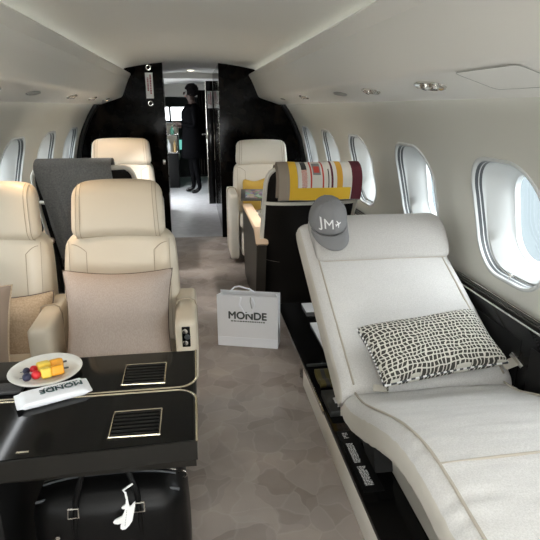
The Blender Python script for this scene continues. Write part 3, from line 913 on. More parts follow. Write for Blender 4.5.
# ------------------------------------------------------------------ dark shell seats that face forward
def shell_seat(name, label, loc, W2=0.31, al=0.94):
    """faces local +Y, back towards the camera; origin on the floor below the foot of the back"""
    t = thing(name, label, 'seat', loc)
    def yb(z): return -0.02 - 0.38 * max(0, (z - 0.30)) / 0.78
    # dark back shell
    b = bmesh.new()
    prof = [(0.02, W2 * 0.86), (0.20, W2 * 0.90), (0.36, W2 * 0.95), (0.55, W2), (0.80, W2), (0.95, W2 * 0.99), (1.0, W2 * 0.96), (1.030, W2 * 0.90), (1.045, W2 * 0.80)]
    rows = []
    for z, hw in prof:
        row = []
        for i in range(13):
            a = -1 + 2 * i / 12
            row.append(b.verts.new((a * hw, yb(z) + 0.05 * abs(a) ** 4, z)))
        rows.append(row)
    rows2 = [[b.verts.new((v.co.x, v.co.y + 0.07, v.co.z)) for v in r] for r in rows]
    for q in range(len(rows) - 1):
        for i in range(12):
            b.faces.new((rows[q][i], rows[q][i + 1], rows[q + 1][i + 1], rows[q + 1][i]))
            b.faces.new((rows2[q][i], rows2[q + 1][i], rows2[q + 1][i + 1], rows2[q][i + 1]))
        b.faces.new((rows[q][0], rows[q + 1][0], rows2[q + 1][0], rows2[q][0]))
        b.faces.new((rows[q][12], rows2[q][12], rows2[q + 1][12], rows[q + 1][12]))
    b.faces.new(rows[-1] + rows2[-1][::-1]) if False else [b.faces.new((rows[-1][i], rows[-1][i + 1], rows2[-1][i + 1], rows2[-1][i])) for i in range(12)]
    obj('back_shell', b, M['shell'], t, auto=50)
    # cream rim round the shell
    b = bmesh.new()
    def pt(a, z, hw): return Vector((a * hw, yb(z) + 0.05 * abs(a) ** 4 + 0.004, z))
    left = [pt(-1, z, hw) for z, hw in prof[3:]]
    right = [pt(1, z, hw) for z, hw in prof[3:]]
    topl = [pt(a / 8, 1.049, W2 * 0.80 * 1.0) for a in range(-8, 9)]
    lo = [pt(-1, 0.50, W2 * 0.99)]; hi = [pt(1, 0.50, W2 * 0.99)]
    tube(b, lo + left + topl[1:-1] + right[::-1] + hi, 0.016, 10)
    obj('rim', b, M['leather2'], t)
    b = bmesh.new()
    for i in range(1):
        A = [pt(-1 + 2 * k / 12, 0.815, W2) + Vector((0, -0.006, 0)) for k in range(13)]
        tube(b, A, 0.013, 8)
    obj('cross_band', b, M['leather2'], t)
    b = bmesh.new()
    tube(b, [pt(-1 + 2 * k / 16, 0.37 - 0.03 * (1 - (k / 8 - 1) ** 2), W2 * 0.955) + Vector((0, -0.004, 0)) for k in range(17)], 0.0025, 6)
    obj('chrome_line', b, M['chrome'], t)
    # front backrest and headrest
    b = bmesh.new()
    soft(b, W2 - 0.03, 0.05, 0.30, 0.045, 12, (0, 0.01, 0), lambda q: (q.x, q.y + yb(q.z + 0.72) + 0.12, q.z + 0.72)); obj('backrest', b, M['leather2'], t, auto=None)
    b = bmesh.new()
    soft(b, W2 - 0.03, 0.24, 0.075, 0.05, 12, (0, 0, 0.01), lambda q: (q.x, q.y + 0.30, q.z + 0.40)); obj('seat_cushion', b, M['leather2'], t, auto=None)
    b = bmesh.new(); box(b, -W2 + 0.05, W2 - 0.05, 0.05, 0.52, 0.0, 0.32, 0.02); obj('base', b, M['shell'], t)
    for s in (-1, 1):
        b = bmesh.new()
        prism(b, [(-0.01, 0.0), (al - 0.14, 0.0), (al - 0.02, 0.45), (al, 0.585), (0.0, 0.585), (-0.13, 0.50), (-0.06, 0.20)], s * (W2 - 0.03), s * (W2 + 0.04), 'x', bev=0.008)
        sd = obj('side_panel', b, M['shell_side'], t, auto=30)
        b = bmesh.new()
        prism(b, [(-0.12, 0.50), (0.0, 0.588), (al + 0.01, 0.588), (al + 0.01, 0.606), (-0.01, 0.606), (-0.135, 0.515)], s * (W2 - 0.042), s * (W2 + 0.046), 'x', bev=0.006)
        obj('armrest_top', b, M['tan_lit'], t, auto=30)
        b = bmesh.new()
        prism(b, [(0.0, 0.40), (0.6, 0.40), (0.6, 0.58), (0.0, 0.58)], s * (W2 - 0.043), s * (W2 - 0.0355), 'x')
        obj('inner_arm_pad', b, M['tan'], t, auto=30)
    return t
R2 = (0.755, 3.60, 0)
L2 = (-0.715, 3.85, 0)
shell_seat('shell_seat', 'dark-backed seat with cream rim carrying the striped blanket', R2)
shell_seat('shell_seat', 'dark-backed seat with cream rim carrying the grey throw', L2, 0.325, 0.60)

# striped blanket folded over the right shell seat
def blanket_mat(u, v):
    """u along the width 0..1 (left to right), v from the back bottom (0) over the top to the front bottom (1) - front faces the camera"""
    if v > 0.985: return 8
    if v > 0.84 and 0.155 < u < 0.86: return 3 if v < 0.85 else 2
    if u < 0.13: return 1
    if u < 0.225: return 2
    if u < 0.232: return 7
    if u < 0.27: return 0
    if 0.275 < u < 0.335:
        if v > 0.62: return 4 if (int(u * 150) + int(v * 80)) % 2 else 0
        return 3 if v > 0.42 else 0
    c = 0.455; hw = 0.072
    if abs(u - c) < hw + 0.012:
        edge = abs(abs(u - c) - hw + 0.10 * max(0, 0.50 - v) ** 1.5 * 6)
        if edge < 0.009: return 4
        if abs(u - c) < 0.035 and 0.56 < v < 0.66: return 4
        if abs(u - c) < 0.048 and 0.48 < v < 0.68: return 8
        return 0
    if abs(u - 0.595) < 0.006 and v > 0.60: return 3
    if abs(u - 0.640) < 0.013: return 5
    if 0.695 < u < 0.765: return 6
    if u > 0.875: return 5
    return 0
bx0, bx1 = 0.505, 1.035
bl = thing('striped_blanket', 'folded cream blanket with yellow, red and maroon stripes over dark seat back', 'blanket', (R2[0], R2[1], 1.05))
def blanket_path(v, layer=0.0):
    # cross section in (y, z): back bottom -> over the top -> front bottom
    k = [(3.375, 0.912), (3.360, 0.982), (3.345, 1.037), (3.315, 1.074), (3.270, 1.090), (3.215, 1.082), (3.175, 1.057), (3.158, 1.012), (3.163, 0.962), (3.175, 0.907), (3.186, 0.857)]
    t = v * (len(k) - 1); i = min(int(t), len(k) - 2); f = t - i
    p = [Vector(k[max(0, min(len(k) - 1, j))]) for j in (i - 1, i, i + 1, i + 2)]
    return 0.5 * ((2 * p[1]) + (-p[0] + p[2]) * f + (2 * p[0] - 5 * p[1] + 4 * p[2] - p[3]) * f * f + (-p[0] + 3 * p[1] - 3 * p[2] + p[3]) * f ** 3)
def blanket_fn(u, v):
    c = blanket_path(v)
    n_ = noise.noise(Vector((u * 4, v * 3, 0))) * 0.006
    return (bx0 + (bx1 - bx0) * u - R2[0] + 0.004 * math.sin(v * 9), c.x - n_ - R2[1], c.y + n_ - 1.05)
b = bmesh.new(); sheet(b, blanket_fn, 160, 70, blanket_mat)
o = obj('top_fold', b, BL, bl, auto=None); solidify(o, 0.012, -1)
b = bmesh.new()
def inner_fn(u, v):
    c = blanket_path(v * 0.97); m_ = Vector((3.27, 1.0)); c = m_ + (c - m_) * 0.86
    return (bx0 - 0.012 + (bx1 - bx0 + 0.0) * u - R2[0], c.x - R2[1], c.y - 1.05 - 0.008)
sheet(b, inner_fn, 20, 40, lambda u, v: 1)
o = obj('under_fold', b, BL, bl, auto=None); solidify(o, 0.012, 0)

# grey throw over the left shell seat
th = thing('grey_throw', 'grey woollen throw hanging over the left dark seat back', 'throw', (L2[0], L2[1], 1.05))
def throw_fn(u, v):
    k = [(3.66, 0.75), (3.63, 0.92), (3.60, 1.03), (3.57, 1.085), (3.52, 1.108), (3.46, 1.105), (3.41, 1.08), (3.395, 1.03), (3.40, 0.95), (3.43, 0.85), (3.46, 0.72), (3.50, 0.58), (3.54, 0.44)]
    t = v * (len(k) - 1); i = min(int(t), len(k) - 2); f = t - i
    p = [Vector(k[max(0, min(len(k) - 1, j))]) for j in (i - 1, i, i + 1, i + 2)]
    c = 0.5 * ((2 * p[1]) + (-p[0] + p[2]) * f + (2 * p[0] - 5 * p[1] + 4 * p[2] - p[3]) * f * f + (-p[0] + 3 * p[1] - 3 * p[2] + p[3]) * f ** 3)
    hang = max(0, v - 0.55) / 0.45
    wdt = 0.462 * (1 - 0.10 * hang)
    fold = 0.012 * hang * math.sin(u * 17 + 1 + 2 * v) + 0.02 * hang * noise.noise(Vector((u * 3, v * 4, 2)))
    return (-0.750 - wdt / 2 + wdt * u + 0.05 * hang - L2[0], c.x - abs(fold) - 0.01 * hang - L2[1], c.y - 1.05)
b = bmesh.new(); sheet(b, throw_fn, 50, 80)
o = obj('throw_cloth', b, M['throw'], th, auto=None); solidify(o, 0.014, -1)
b = bmesh.new()
random.seed(5)
for i in range(40):
    p = Vector(throw_fn(i / 39, 1.0))
    tube(b, [p, p + Vector((random.uniform(-.004, .004), -0.002, -0.05))], 0.0018, 5)
obj('fringe', b, M['throw'], th)

# gold cushion and tray with magazine on the white bulkhead seat
gcu = thing('gold_cushion', 'small gold cushion leaning on the white bulkhead seat', 'cushion', (0.64, 4.98, 0.60))
b = bmesh.new(); soft(b, 0.19, 0.05, 0.14, 0.04, 12, (0, 0.03, 0), lambda q: (q.x, q.y, q.z + 0.02 + 0.02 * math.sin(q.x * 20))); obj('cushion_cover', b, M['gold'], gcu, auto=None)
tr_ = thing('pedestal_tray', 'small grey side tray in front of the gold cushion by the white seat', 'tray', (0.57, 4.62, 0.66))
b = bmesh.new(); box(b, -0.17, 0.17, -0.13, 0.12, 0.0, 0.02, 0.006); obj('tray_plate', b, M['tablet'], tr_)
tr_.rotation_euler = (math.radians(12), 0, math.radians(-6))
b = bmesh.new(); tube(b, [(0.02, 0.0, 0.0), (0.02, 0.06, -0.64)], 0.012, 8); obj('stem', b, M['chrome'], tr_)
def mag_mat():
    m = principled('magazine_print', (0.3, 0.3, 0.3), 0.35)
    t = N(m, 'ShaderNodeTexCoord'); v = N(m, 'ShaderNodeTexVoronoi'); v.inputs['Scale'].default_value = 28
    L(m, t.outputs['Object'], v.inputs['Vector'])
    h = N(m, 'ShaderNodeHueSaturation'); h.inputs['Saturation'].default_value = 0.6; h.inputs['Value'].default_value = 0.5
    L(m, v.outputs['Color'], h.inputs['Color']); L(m, h.outputs[0], m.node_tree.nodes['Principled BSDF'].inputs['Base Color'])
    return m
b = bmesh.new(); box(b, -0.13, 0.13, -0.10, 0.08, 0, 0.008, 0.001)
o = tag(obj('magazine', b, mag_mat(), smooth=False), 'colourful magazine lying on the small grey side tray', 'magazine')
o.matrix_world = Matrix.Translation((0.57, 4.62, 0.66)) @ Matrix.Rotation(math.radians(-6), 4, 'Z') @ Matrix.Rotation(math.radians(12), 4, 'X') @ Matrix.Translation((0, -0.01, 0.0205))

# ------------------------------------------------------------------ chaise on the right
CH = thing('chaise_lounge', 'long pale grey fabric chaise reclined along the right windows', 'chaise', (0.82, 1.5, 0))
ox, oy = 0.82, 1.5
cx0, cx1 = 0.485, 1.158
hw = (cx1 - cx0) / 2; cxm = (cx0 + cx1) / 2
def slab(path, thick, hw_, name, mats, rnd=0.045, wrinkle=0.0, topm=0, sidem=1, crown=0.008):
    """sweep a rounded slab along a (y, z) path; top surface follows the path"""
    b = bmesh.new()
    # cross-section (x, n): n up from the top surface
    sec = []
    ns = 6
    for k in range(ns + 1):
        a = PI / 2 * k / ns; sec.append((hw_ - rnd + rnd * math.sin(a), -rnd + rnd * math.cos(a)))
    for k in range(ns + 1):
        a = PI / 2 * k / ns; sec.append((hw_ - rnd * 0.6 + rnd * 0.6 * math.cos(a), -thick + rnd * 0.6 - rnd * 0.6 * math.sin(a)))
    top = [(-(hw_ - rnd) + 2 * (hw_ - rnd) * k / 24, 0) for k in range(1, 24)]
    bot = [((hw_ - rnd * .6) - 2 * (hw_ - rnd * .6) * k / 8, -thick) for k in range(1, 8)]
    loop = sec + bot + [(-x, n) for x, n in reversed(sec)] + top
    mt = []
    rings = []
    P_ = [Vector(p) for p in path]
    n = len(P_)
    for i, p in enumerate(P_):
        a = P_[max(0, i - 1)]; c = P_[min(n - 1, i + 1)]
        t = (c - a).normalized(); nr = Vector((-t.y, t.x))
        if nr.y < 0: nr = -nr
        end = min(i, n - 1 - i)
        sh = 0.0
        if end < 4: sh = rnd * (1 - math.sqrt(max(0, 1 - (1 - end / 4) ** 2)))
        row = []
        for (x, nn) in loop:
            nn2 = nn
            if nn > -thick * 0.5: nn2 = nn - sh + crown * max(0, 1 - (x / hw_) ** 2)
            else: nn2 = nn + sh * 0.6
            wv = wrinkle * noise.noise(Vector((x * 6, i * 0.55, 3.0))) if wrinkle else 0
            xx = x * (1 - 0.0 * sh)
            q = p + nr * (nn2 + wv)
            row.append(b.verts.new((cxm + xx - ox, q.x - oy, q.y)))
        rings.append(row)
    m_ = len(loop)
    for i in range(n - 1):
        for k in range(m_):
            f = b.faces.new((rings[i][k], rings[i][(k + 1) % m_], rings[i + 1][(k + 1) % m_], rings[i + 1][k]))
            x_, n_ = loop[k]; x2, n2 = loop[(k + 1) % m_]
            f.material_index = sidem if (min(n_, n2) < -rnd * 0.6) else topm
    b.faces.new(rings[0]); b.faces.new(rings[-1])
    return obj(name, b, mats, CH, auto=None)
def resample(k, n):
    out = []
    for q in range(n + 1):
        t = q / n * (len(k) - 1); i = min(int(t), len(k) - 2); f = t - i
        p = [Vector(k[max(0, min(len(k) - 1, j))]) for j in (i - 1, i, i + 1, i + 2)]
        out.append(0.5 * ((2 * p[1]) + (-p[0] + p[2]) * f + (2 * p[0] - 5 * p[1] + 4 * p[2] - p[3]) * f * f + (-p[0] + 3 * p[1] - 3 * p[2] + p[3]) * f ** 3))
    return out
backp = resample([(2.44, 0.895), (2.22, 0.785), (2.0, 0.675), (1.78, 0.562), (1.57, 0.455)], 40)
seatp = resample([(1.60, 0.437), (1.50, 0.452), (1.40, 0.492), (1.28, 0.545), (1.15, 0.595), (1.02, 0.622), (0.90, 0.620), (0.80, 0.608), (0.66, 0.597), (0.45, 0.590), (0.2, 0.585), (0.0, 0.58)], 90)
slab(backp, 0.13, hw, 'backrest', [M['cloth'], M['cloth_side']], wrinkle=0.003)
so = slab(seatp, 0.10, hw, 'seat_cushion', [M['cloth'], M['cloth_side']], rnd=0.05, wrinkle=0.006)
# piping along both left edges and across the leg rest
def piping(path, x, name, dn=0.0, r=0.004, sl=slice(2, -2)):
    b = bmesh.new(); pts = []
    for i, p in enumerate(path):
        a = path[max(0, i - 1)]; c = path[min(len(path) - 1, i + 1)]
        t = (c - a).normalized(); nr = Vector((-t.y, t.x)); nr = nr if nr.y > 0 else -nr
        q = p + nr * dn
        pts.append((x - ox, q.x - oy, q.y))
    tube(b, pts[sl], r, 8)
    return obj(name, b, M['cloth_seam'], CH)
piping(backp, cx0 + 0.047, 'piping', 0.0022); piping(seatp, cx0 + 0.050, 'piping', 0.0045)
piping(backp, cx1 - 0.047, 'piping', 0.0022); piping(seatp, cx1 - 0.050, 'piping', 0.0045)
b = bmesh.new(); tube(b, [(cx0 + 0.05 + (hw * 2 - 0.1) * k / 20 - ox, 0.955 - oy, 0.626 + 0.0065 * (1 - (k / 10 - 1) ** 2)) for k in range(21)], 0.0035, 8)
obj('cross_seam', b, M['cloth_seam'], CH)
# upholstered underframe and plinth
b = bmesh.new(); box(b, 0.665 - ox, 1.10 - ox, -0.1 - oy, 1.55 - oy, 0.141, 0.36, 0.015); obj('upholstered_base', b, M['cloth_side'], CH)
b = bmesh.new()
prism(b, [(1.50, 0.16), (1.62, 0.16), (2.25, 0.52), (2.34, 0.70), (2.24, 0.66), (1.60, 0.36)], 0.60 - ox + 0.0, 1.05 - ox, 'x')
for v in b.verts: v.co.y -= oy
obj('back_support', b, M['black_soft'], CH, smooth=False)
# strap loops & buckles of the seat belt
def buckle(p, name, ang, strap=True):
    pass
b = bmesh.new()
mt = frame_mtx((1.150 - ox, 1.60 - oy, 0.515), (0.93, 0.33, 0.05), (-0.28, 0.8, 0.5))
box(b, -0.06, 0.00, -0.018, 0.018, -0.002, 0.002, 0.0, mtx=mt)
st = obj('belt_strap', b, M['cloth_side'], CH)
b = bmesh.new(); mt2 = mt @ Matrix.Translation((0.012, 0, 0.006))
box(b, -0.012, 0.016, -0.032, 0.032, -0.009, 0.012, 0.004, mtx=mt2)
obj('buckle', b, M['chrome'], st)
b = bmesh.new(); mt = frame_mtx((0.598 - ox, 1.55 - oy, 0.478), (0.75, -0.25, 0.05), (0.25, 0.9, 0.4))
box(b, -0.01, 0.035, -0.014, 0.014, -0.002, 0.002, mtx=mt)
st = obj('belt_strap', b, M['cloth_side'], CH)
b = bmesh.new(); box(b, 0.035, 0.043, -0.018, 0.018, -0.006, 0.006, 0.002, mtx=mt); obj('buckle', b, M['chrome'], st)

# headrest bolster
up = (backp[0] - backp[-1]).normalized(); nb = Vector((-up.y, up.x)); nb = nb if nb.y > 0 else -nb
bol = thing('headrest_bolster', 'grey fabric headrest roll lying across top of the chaise', 'headrest', (0.83, 2.3, 0.86))
def on_back(x, s, n):
    """point on the chaise back: s metres down from its top, n above the cloth"""
    p = backp[0] - up * s + nb * n
    return Vector((x, p.x, p.y))
b = bmesh.new()
secs = []
prof2 = [(0.045, 0.004), (0.035, 0.030), (0.045, 0.058), (0.09, 0.082), (0.15, 0.088), (0.21, 0.076), (0.265, 0.050), (0.298, 0.026), (0.306, 0.008), (0.29, 0.003), (0.16, 0.002)]
pr = [Vector(p) for p in prof2]
dense = []
for i in range(len(pr)):
    p = [pr[(i + k - 1) % len(pr)] for k in range(4)]
    for q in range(4):
        f = q / 4
        dense.append(0.5 * ((2 * p[1]) + (-p[0] + p[2]) * f + (2 * p[0] - 5 * p[1] + 4 * p[2] - p[3]) * f * f + (-p[0] + 3 * p[1] - 3 * p[2] + p[3]) * f ** 3))
ctr = Vector((0.17, 0.035))
xs = [0.0, 0.003, 0.010, 0.022, 0.04] + [0.04 + 0.52 * k / 20 for k in range(1, 20)] + [0.56, 0.578, 0.590, 0.597, 0.60]
bw0 = 0.522
rings = []
for x in xs:
    e = min(x, 0.60 - x)
    k = 1.0 if e >= 0.04 else 0.80 + 0.20 * math.sqrt(max(0, 1 - (1 - e / 0.04) ** 2))
    ring_ = []
    for d in dense:
        q = ctr + (d - ctr) * k
        q.y = max(q.y, 0.002)
        pnt = on_back(bw0 + x * 1.045, q.x, q.y) + Vector((0, 0, 0.002 * noise.noise(Vector((x * 9, q.x * 9, 0)))))
        ring_.append(b.verts.new(pnt - Vector((0.83, 2.3, 0.86))))
    rings.append(ring_)
for A, B in zip(rings, rings[1:]):
    for k in range(len(A)): b.faces.new((A[k], A[(k + 1) % len(A)], B[(k + 1) % len(B)], B[k]))
b.faces.new(rings[0]); b.faces.new(rings[-1])
obj('roll_cover', b, M['roll'], bol, auto=70)
b = bmesh.new()
tube(b, [on_back(bw0 + 0.03 + 0.57 * k / 20, 0.3075, 0.010) - Vector((0.83, 2.3, 0.86)) for k in range(21)], 0.0022, 6)
obj('stitched_edge', b, M['cloth_seam'], bol)

# patterned lumbar pillow
lp = thing('lumbar_pillow', 'oblong pillow with black and cream net pattern on the chaise', 'pillow', (0.82, 1.66, 0.60))
b = bmesh.new()
pa = Vector((0.612, 1.530, 0.500)); pb = Vector((1.087, 1.595, 0.500))   # along the lower edge
X_ = (pb - pa).normalized(); nbw = Vector((0, nb.x, nb.y)); Yu = Vector((0, up.x, up.y))
Z_ = (nbw * 0.97 + Vector((0, -0.1, 0.2))).normalized(); Y_ = Z_.cross(X_).normalized(); X_ = Y_.cross(Z_)
cen = (pa + pb) / 2 + Y_ * 0.112 + Z_ * 0.034
def lpf(q):
    # pinch the corners of the pillow
    a, c = q.x / 0.25, q.y / 0.135
    k = 1 - 0.06 * (a * a * (1 - c * c) + 0) * 0 
    x = q.x * (1 - 0.045 * (1 - c * c)); y = q.y * (1 - 0.09 * (1 - a * a))
    z = q.z * max(0.10, (1 - abs(a) ** 4) ** 0.5 * (1 - abs(c) ** 4) ** 0.5) if abs(a) < 1 and abs(c) < 1 else q.z * 0.10
    z += 0.004 * noise.noise(Vector((q.x * 12, q.y * 12, 1)))
    return x, y, z
def lp_world(q):
    x, y, z = lpf(q)
    return cen + X_ * x + Y_ * y + Z_ * z - Vector((0.82, 1.66, 0.60))
soft(b, 0.245, 0.130, 0.060, 0.01, 28, (0, 0, 0.012), lp_world, uvaxes=(0, 1))
obj('pillow_cover', b, M['net'], lp, auto=None)
b = bmesh.new()
edge = []
for k in range(120):
    a = 2 * PI * k / 120
    ca, sa = math.cos(a), math.sin(a); m_ = max(abs(ca), abs(sa))
    ex, ey = ca / m_, sa / m_
    q = Vector((ex * 0.244, ey * 0.129, 0))
    edge.append(lp_world(q) + Z_ * 0.0)
for k in range(120):
    p0, p1 = edge[k], edge[(k + 1) % 120]
    tube(b, [p0, p1], 0.0050, 6, mat=0 if k % 2 else 1)
obj('rope_edge', b, [M['white'], M['gasket']], lp)

# low glossy black platform under the chaise
pf = thing('platform', 'low glossy black platform with cream side under the chaise', 'platform', (0.8, 1.5, 0))
def sh(b, x, y):
    for v in b.verts: v.co.x -= x; v.co.y -= y
b = bmesh.new(); box(b, 0.52, 1.12, -0.4, 3.28, 0.118, 0.14, 0.004); sh(b, 0.8, 1.5); obj('black_top', b, M['black'], pf)
b = bmesh.new(); box(b, 0.524, 0.60, -0.4, 2.42, 0.0, 0.117, 0.003); sh(b, 0.8, 1.5); obj('cream_skirt', b, M['leather2'], pf)
b = bmesh.new(); box(b, 0.516, 0.520, 1.95, 3.28, 0.119, 0.139); sh(b, 0.8, 1.5); obj('metal_edge', b, M['chrome'], pf)
b = bmesh.new(); box(b, 0.80, 1.12, -0.4, 3.2, 0.0, 0.117, 0.003); sh(b, 0.8, 1.5); obj('rear_support', b, M['black_soft'], pf)
b = bmesh.new()
tube(b, [(0.535, 2.46, 0.118), (0.530, 2.50, 0.06), (0.530, 2.49, 0.015), (0.56, 2.46, 0.008), (0.62, 2.46, 0.008)], 0.009, 8); sh(b, 0.8, 1.5)
obj('metal_foot', b, M['chrome'], pf)

# things lying on the platform
b = bmesh.new(); box(b, -0.12, 0.10, -0.075, 0.085, 0, 0.006, 0.001)
o = tag(obj('booklet', b, M['paper'], smooth=False), 'white booklet on black platform, farther from the camera', 'booklet', 'white papers on the platform'); o.location = (0.80, 3.16, 0.1405)
b = bmesh.new(); box(b, -0.10, 0.13, -0.30, 0.24, 0, 0.010, 0.001)
o = tag(obj('folder', b, M['paper'], smooth=False), 'long white folder on black platform holding a grey ring', 'folder', 'white papers on the platform'); o.location = (0.765, 2.66, 0.1405)
rg = thing('ring_clip', 'small dark ring clip lying on the white folder', 'clip', (0.73, 2.72, 0.151))
b = bmesh.new(); tube(b, [(0.022 * math.cos(a), 0.016 * math.sin(a), 0.004) for a in [2 * PI * i / 20 for i in range(20)]], 0.004, 8, closed=True); obj('ring', b, M['chrome'], rg)
b = bmesh.new(); box(b, 0.012, 0.05, -0.006, 0.02, 0.0, 0.012, 0.002); obj('clasp', b, M['gasket'], rg)
b = bmesh.new(); box(b, 0.53, 0.66, 2.355, 2.372, 0.1405, 0.152, 0.002)
tag(obj('rail', b, M['cockpit']), 'thin grey rail across the black platform', 'rail')
# mustard blanket with dark bars rolled under the chaise
fb = thing('mustard_blanket', 'dark mustard striped cloth lying under the chaise back', 'blanket', (0.60, 2.20, 0.1405))
b = bmesh.new()
sheet(b, lambda u, v: (-0.05 + 0.22 * u, -0.07 + 0.15 * v, 0.02 + 0.008 * math.sin(v * 8)), 33, 12, lambda u, v: 1 if int(u * 9) % 2 else 0)
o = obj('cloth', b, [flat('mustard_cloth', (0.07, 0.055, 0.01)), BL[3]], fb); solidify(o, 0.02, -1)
# black box with white marks, then a long printed strip
bx = thing('black_box', 'flat matt black box with small white mark on platform', 'box', (0.585, 1.985, 0.1405))
b = bmesh.new(); box(b, -0.05, 0.10, -0.09, 0.09, 0, 0.030, 0.004); obj('lid', b, principled('matt_black_card', (0.016, 0.017, 0.015), 0.5), bx)
random.seed(11)
b = bmesh.new()
for q in range(6):
    box(b, -0.015 + 0.002 * (q % 2), 0.010, -0.03 + q * 0.008, -0.025 + q * 0.008, 0.0305, 0.0312)
prism(b, [(-0.012, -0.062), (0.014, -0.050), (-0.004, -0.040)], 0.0305, 0.0312, 'z')
obj('white_mark', b, M['white_ink'], bx, smooth=False)
st = thing('printed_leaflet', 'long narrow black leaflet with columns of white print on platform edge', 'leaflet', (0.56, 1.56, 0.1405))
b = bmesh.new(); box(b, -0.025, 0.05, -0.13, 0.23, 0, 0.002); obj('sheet', b, principled('black_card', (0.005, 0.005, 0.005), 0.5, Specular_IOR_Level=0.2), st, smooth=False)
b = bmesh.new()
def marks(y0, y1, x0, x1, rows):
    y = y1
    while y > y0:
        xx = x0 + random.uniform(0, .003)
        while xx < x1 - random.uniform(0, .01):
            d = random.uniform(0.004, 0.011)
            box(b, xx, min(xx + d, x1), y - rows * 0.5, y, 0.0022, 0.0028)
            xx += d + 0.0025
        y -= rows
marks(0.175, 0.215, -0.010, 0.012, 0.010)
marks(0.03, 0.145, -0.012, 0.016, 0.0075)
marks(-0.10, 0.005, -0.010, 0.022, 0.0075)
obj('white_print', b, M['white_ink'], st, smooth=False)

# ------------------------------------------------------------------ cap
cp_ = thing('baseball_cap', 'grey baseball cap with white JM logo hanging on the headrest roll', 'cap', (0.575, 2.32, 0.92))
CAPROT = 9
# local frame: dome axis points along A (out of crown), bill direction D (down the chaise back, to camera)
cc = Vector((0.588, 2.26, 0.930))
A_ = Vector((-0.10, -0.50, 0.80)).normalized()           # crown direction
D_ = (Vector((-0.02, -0.42, -0.55)))
D_ = (D_ - A_ * D_.dot(A_)).normalized(); D_ = Matrix.Rotation(math.radians(CAPROT), 3, A_) @ D_; E_ = D_.cross(A_).normalized()   # E: to the side
def capp(x, y, z):   # x side, y toward bill, z crown
    return cc + E_ * x + D_ * y + A_ * z - Vector((0.575, 2.32, 0.92))
b = bmesh.new()
def dome(u, v, sc=1.0):
    a = u * 2 * PI; ph = v * PI / 2
    r = 0.092 * sc * math.cos(ph) ** 0.75 if ph < PI / 2 - 1e-6 else 0
    z = 0.115 * sc * math.sin(ph)
    x = r * math.cos(a) * 0.94; y = r * math.sin(a) * 1.08
    if y > 0: z += 0.006 * math.sin(ph * 2)
    return capp(x + 0.003 * noise.noise(Vector((math.cos(a), math.sin(a), v * 2))), y, z)
g_ = sheet(b, lambda u, v: dome(u, v), 48, 14)
bmesh.ops.remove_doubles(b, verts=b.verts, dist=0.0004)
o = obj('crown', b, M['cap'], cp_, auto=None); solidify(o, 0.003, -1)
b = bmesh.new()
for k in range(6):
    a = k / 6 + 1 / 12 * 0 + 0.25
    tube(b, [dome(a % 1.0, v / 12, 1.006) for v in range(12)], 0.0012, 5)
lathe(b, [(0, 0.122), (0.007, 0.120), (0.009, 0.1155)], 12, mtx=Matrix.Translation(cc - Vector((0.575, 2.32, 0.92))) @ Matrix((E_, D_, A_)).transposed().to_4x4())
obj('panel_seams', b, M['cap'], cp_)
b = bmesh.new()
def bill(u, v):
    a = PI * (0.09 + 0.82 * u)
    r0x, r0y = 0.0865, 0.0990
    ex = 1.0 + 0.0 * v
    x = r0x * math.cos(a); y = r0y * math.sin(a)
    ln = 0.078 * math.sin(PI * u) ** 0.55
    x2 = x * (1 - 0.02 * v); y2 = y + ln * v
    z = -0.004 - 0.020 * (x2 / 0.09) ** 2 * v - 0.012 * v
    return capp(x2, y2, z)
sheet(b, bill, 30, 10)
o = obj('bill', b, M['cap'], cp_, auto=None); solidify(o, 0.004, 0)
# logo lettering on the front panel, wrapped flat just above the dome
def dome_n(x, z):
    # front surface point for side offset x and height z
    ph = math.asin(min(0.999, z / 0.115)); r = 0.092 * math.cos(ph) ** 0.75
    xx = x / 0.94
    y = math.sqrt(max(0, r * r - xx * xx)) * 1.08
    return y
b = bmesh.new()
text_bm(b, 'JM', 0.058, Matrix.Identity(4), bold=0.0, depth=0.0)
for v in b.verts: v.co.x -= 0.030
# plane emblem after the letters
pl_ = [(0, 0.011), (0.0022, 0.006), (0.0025, 0.002), (0.013, -0.003), (0.013, -0.0055), (0.0025, -0.003), (0.002, -0.008), (0.005, -0.0105), (0.005, -0.012), (0, -0.011),
       (-0.005, -0.012), (-0.005, -0.0105), (-0.002, -0.008), (-0.0025, -0.003), (-0.013, -0.0055), (-0.013, -0.003), (-0.0025, 0.002), (-0.0022, 0.006)]
ca, sa = math.cos(-1.35), math.sin(-1.35)
ppl = [(0.019 + (x * ca - y * sa) * 1.25, 0.001 + (x * sa + y * ca) * 1.25) for x, y in pl_]
vs = [b.verts.new((x, y, 0.0)) for x, y in ppl]; b.faces.new(vs)
for v in b.verts:
    x, h = v.co.x, v.co.y + 0.061
    # E_ points to camera left or right: keep lettering readable
    sx_ = 1 if E_.x > 0 else -1
    v.co = capp(sx_ * x, dome_n(x, h) + 0.0095 + v.co.z, h)
obj('logo', b, M['white_ink'], cp_, smooth=False)

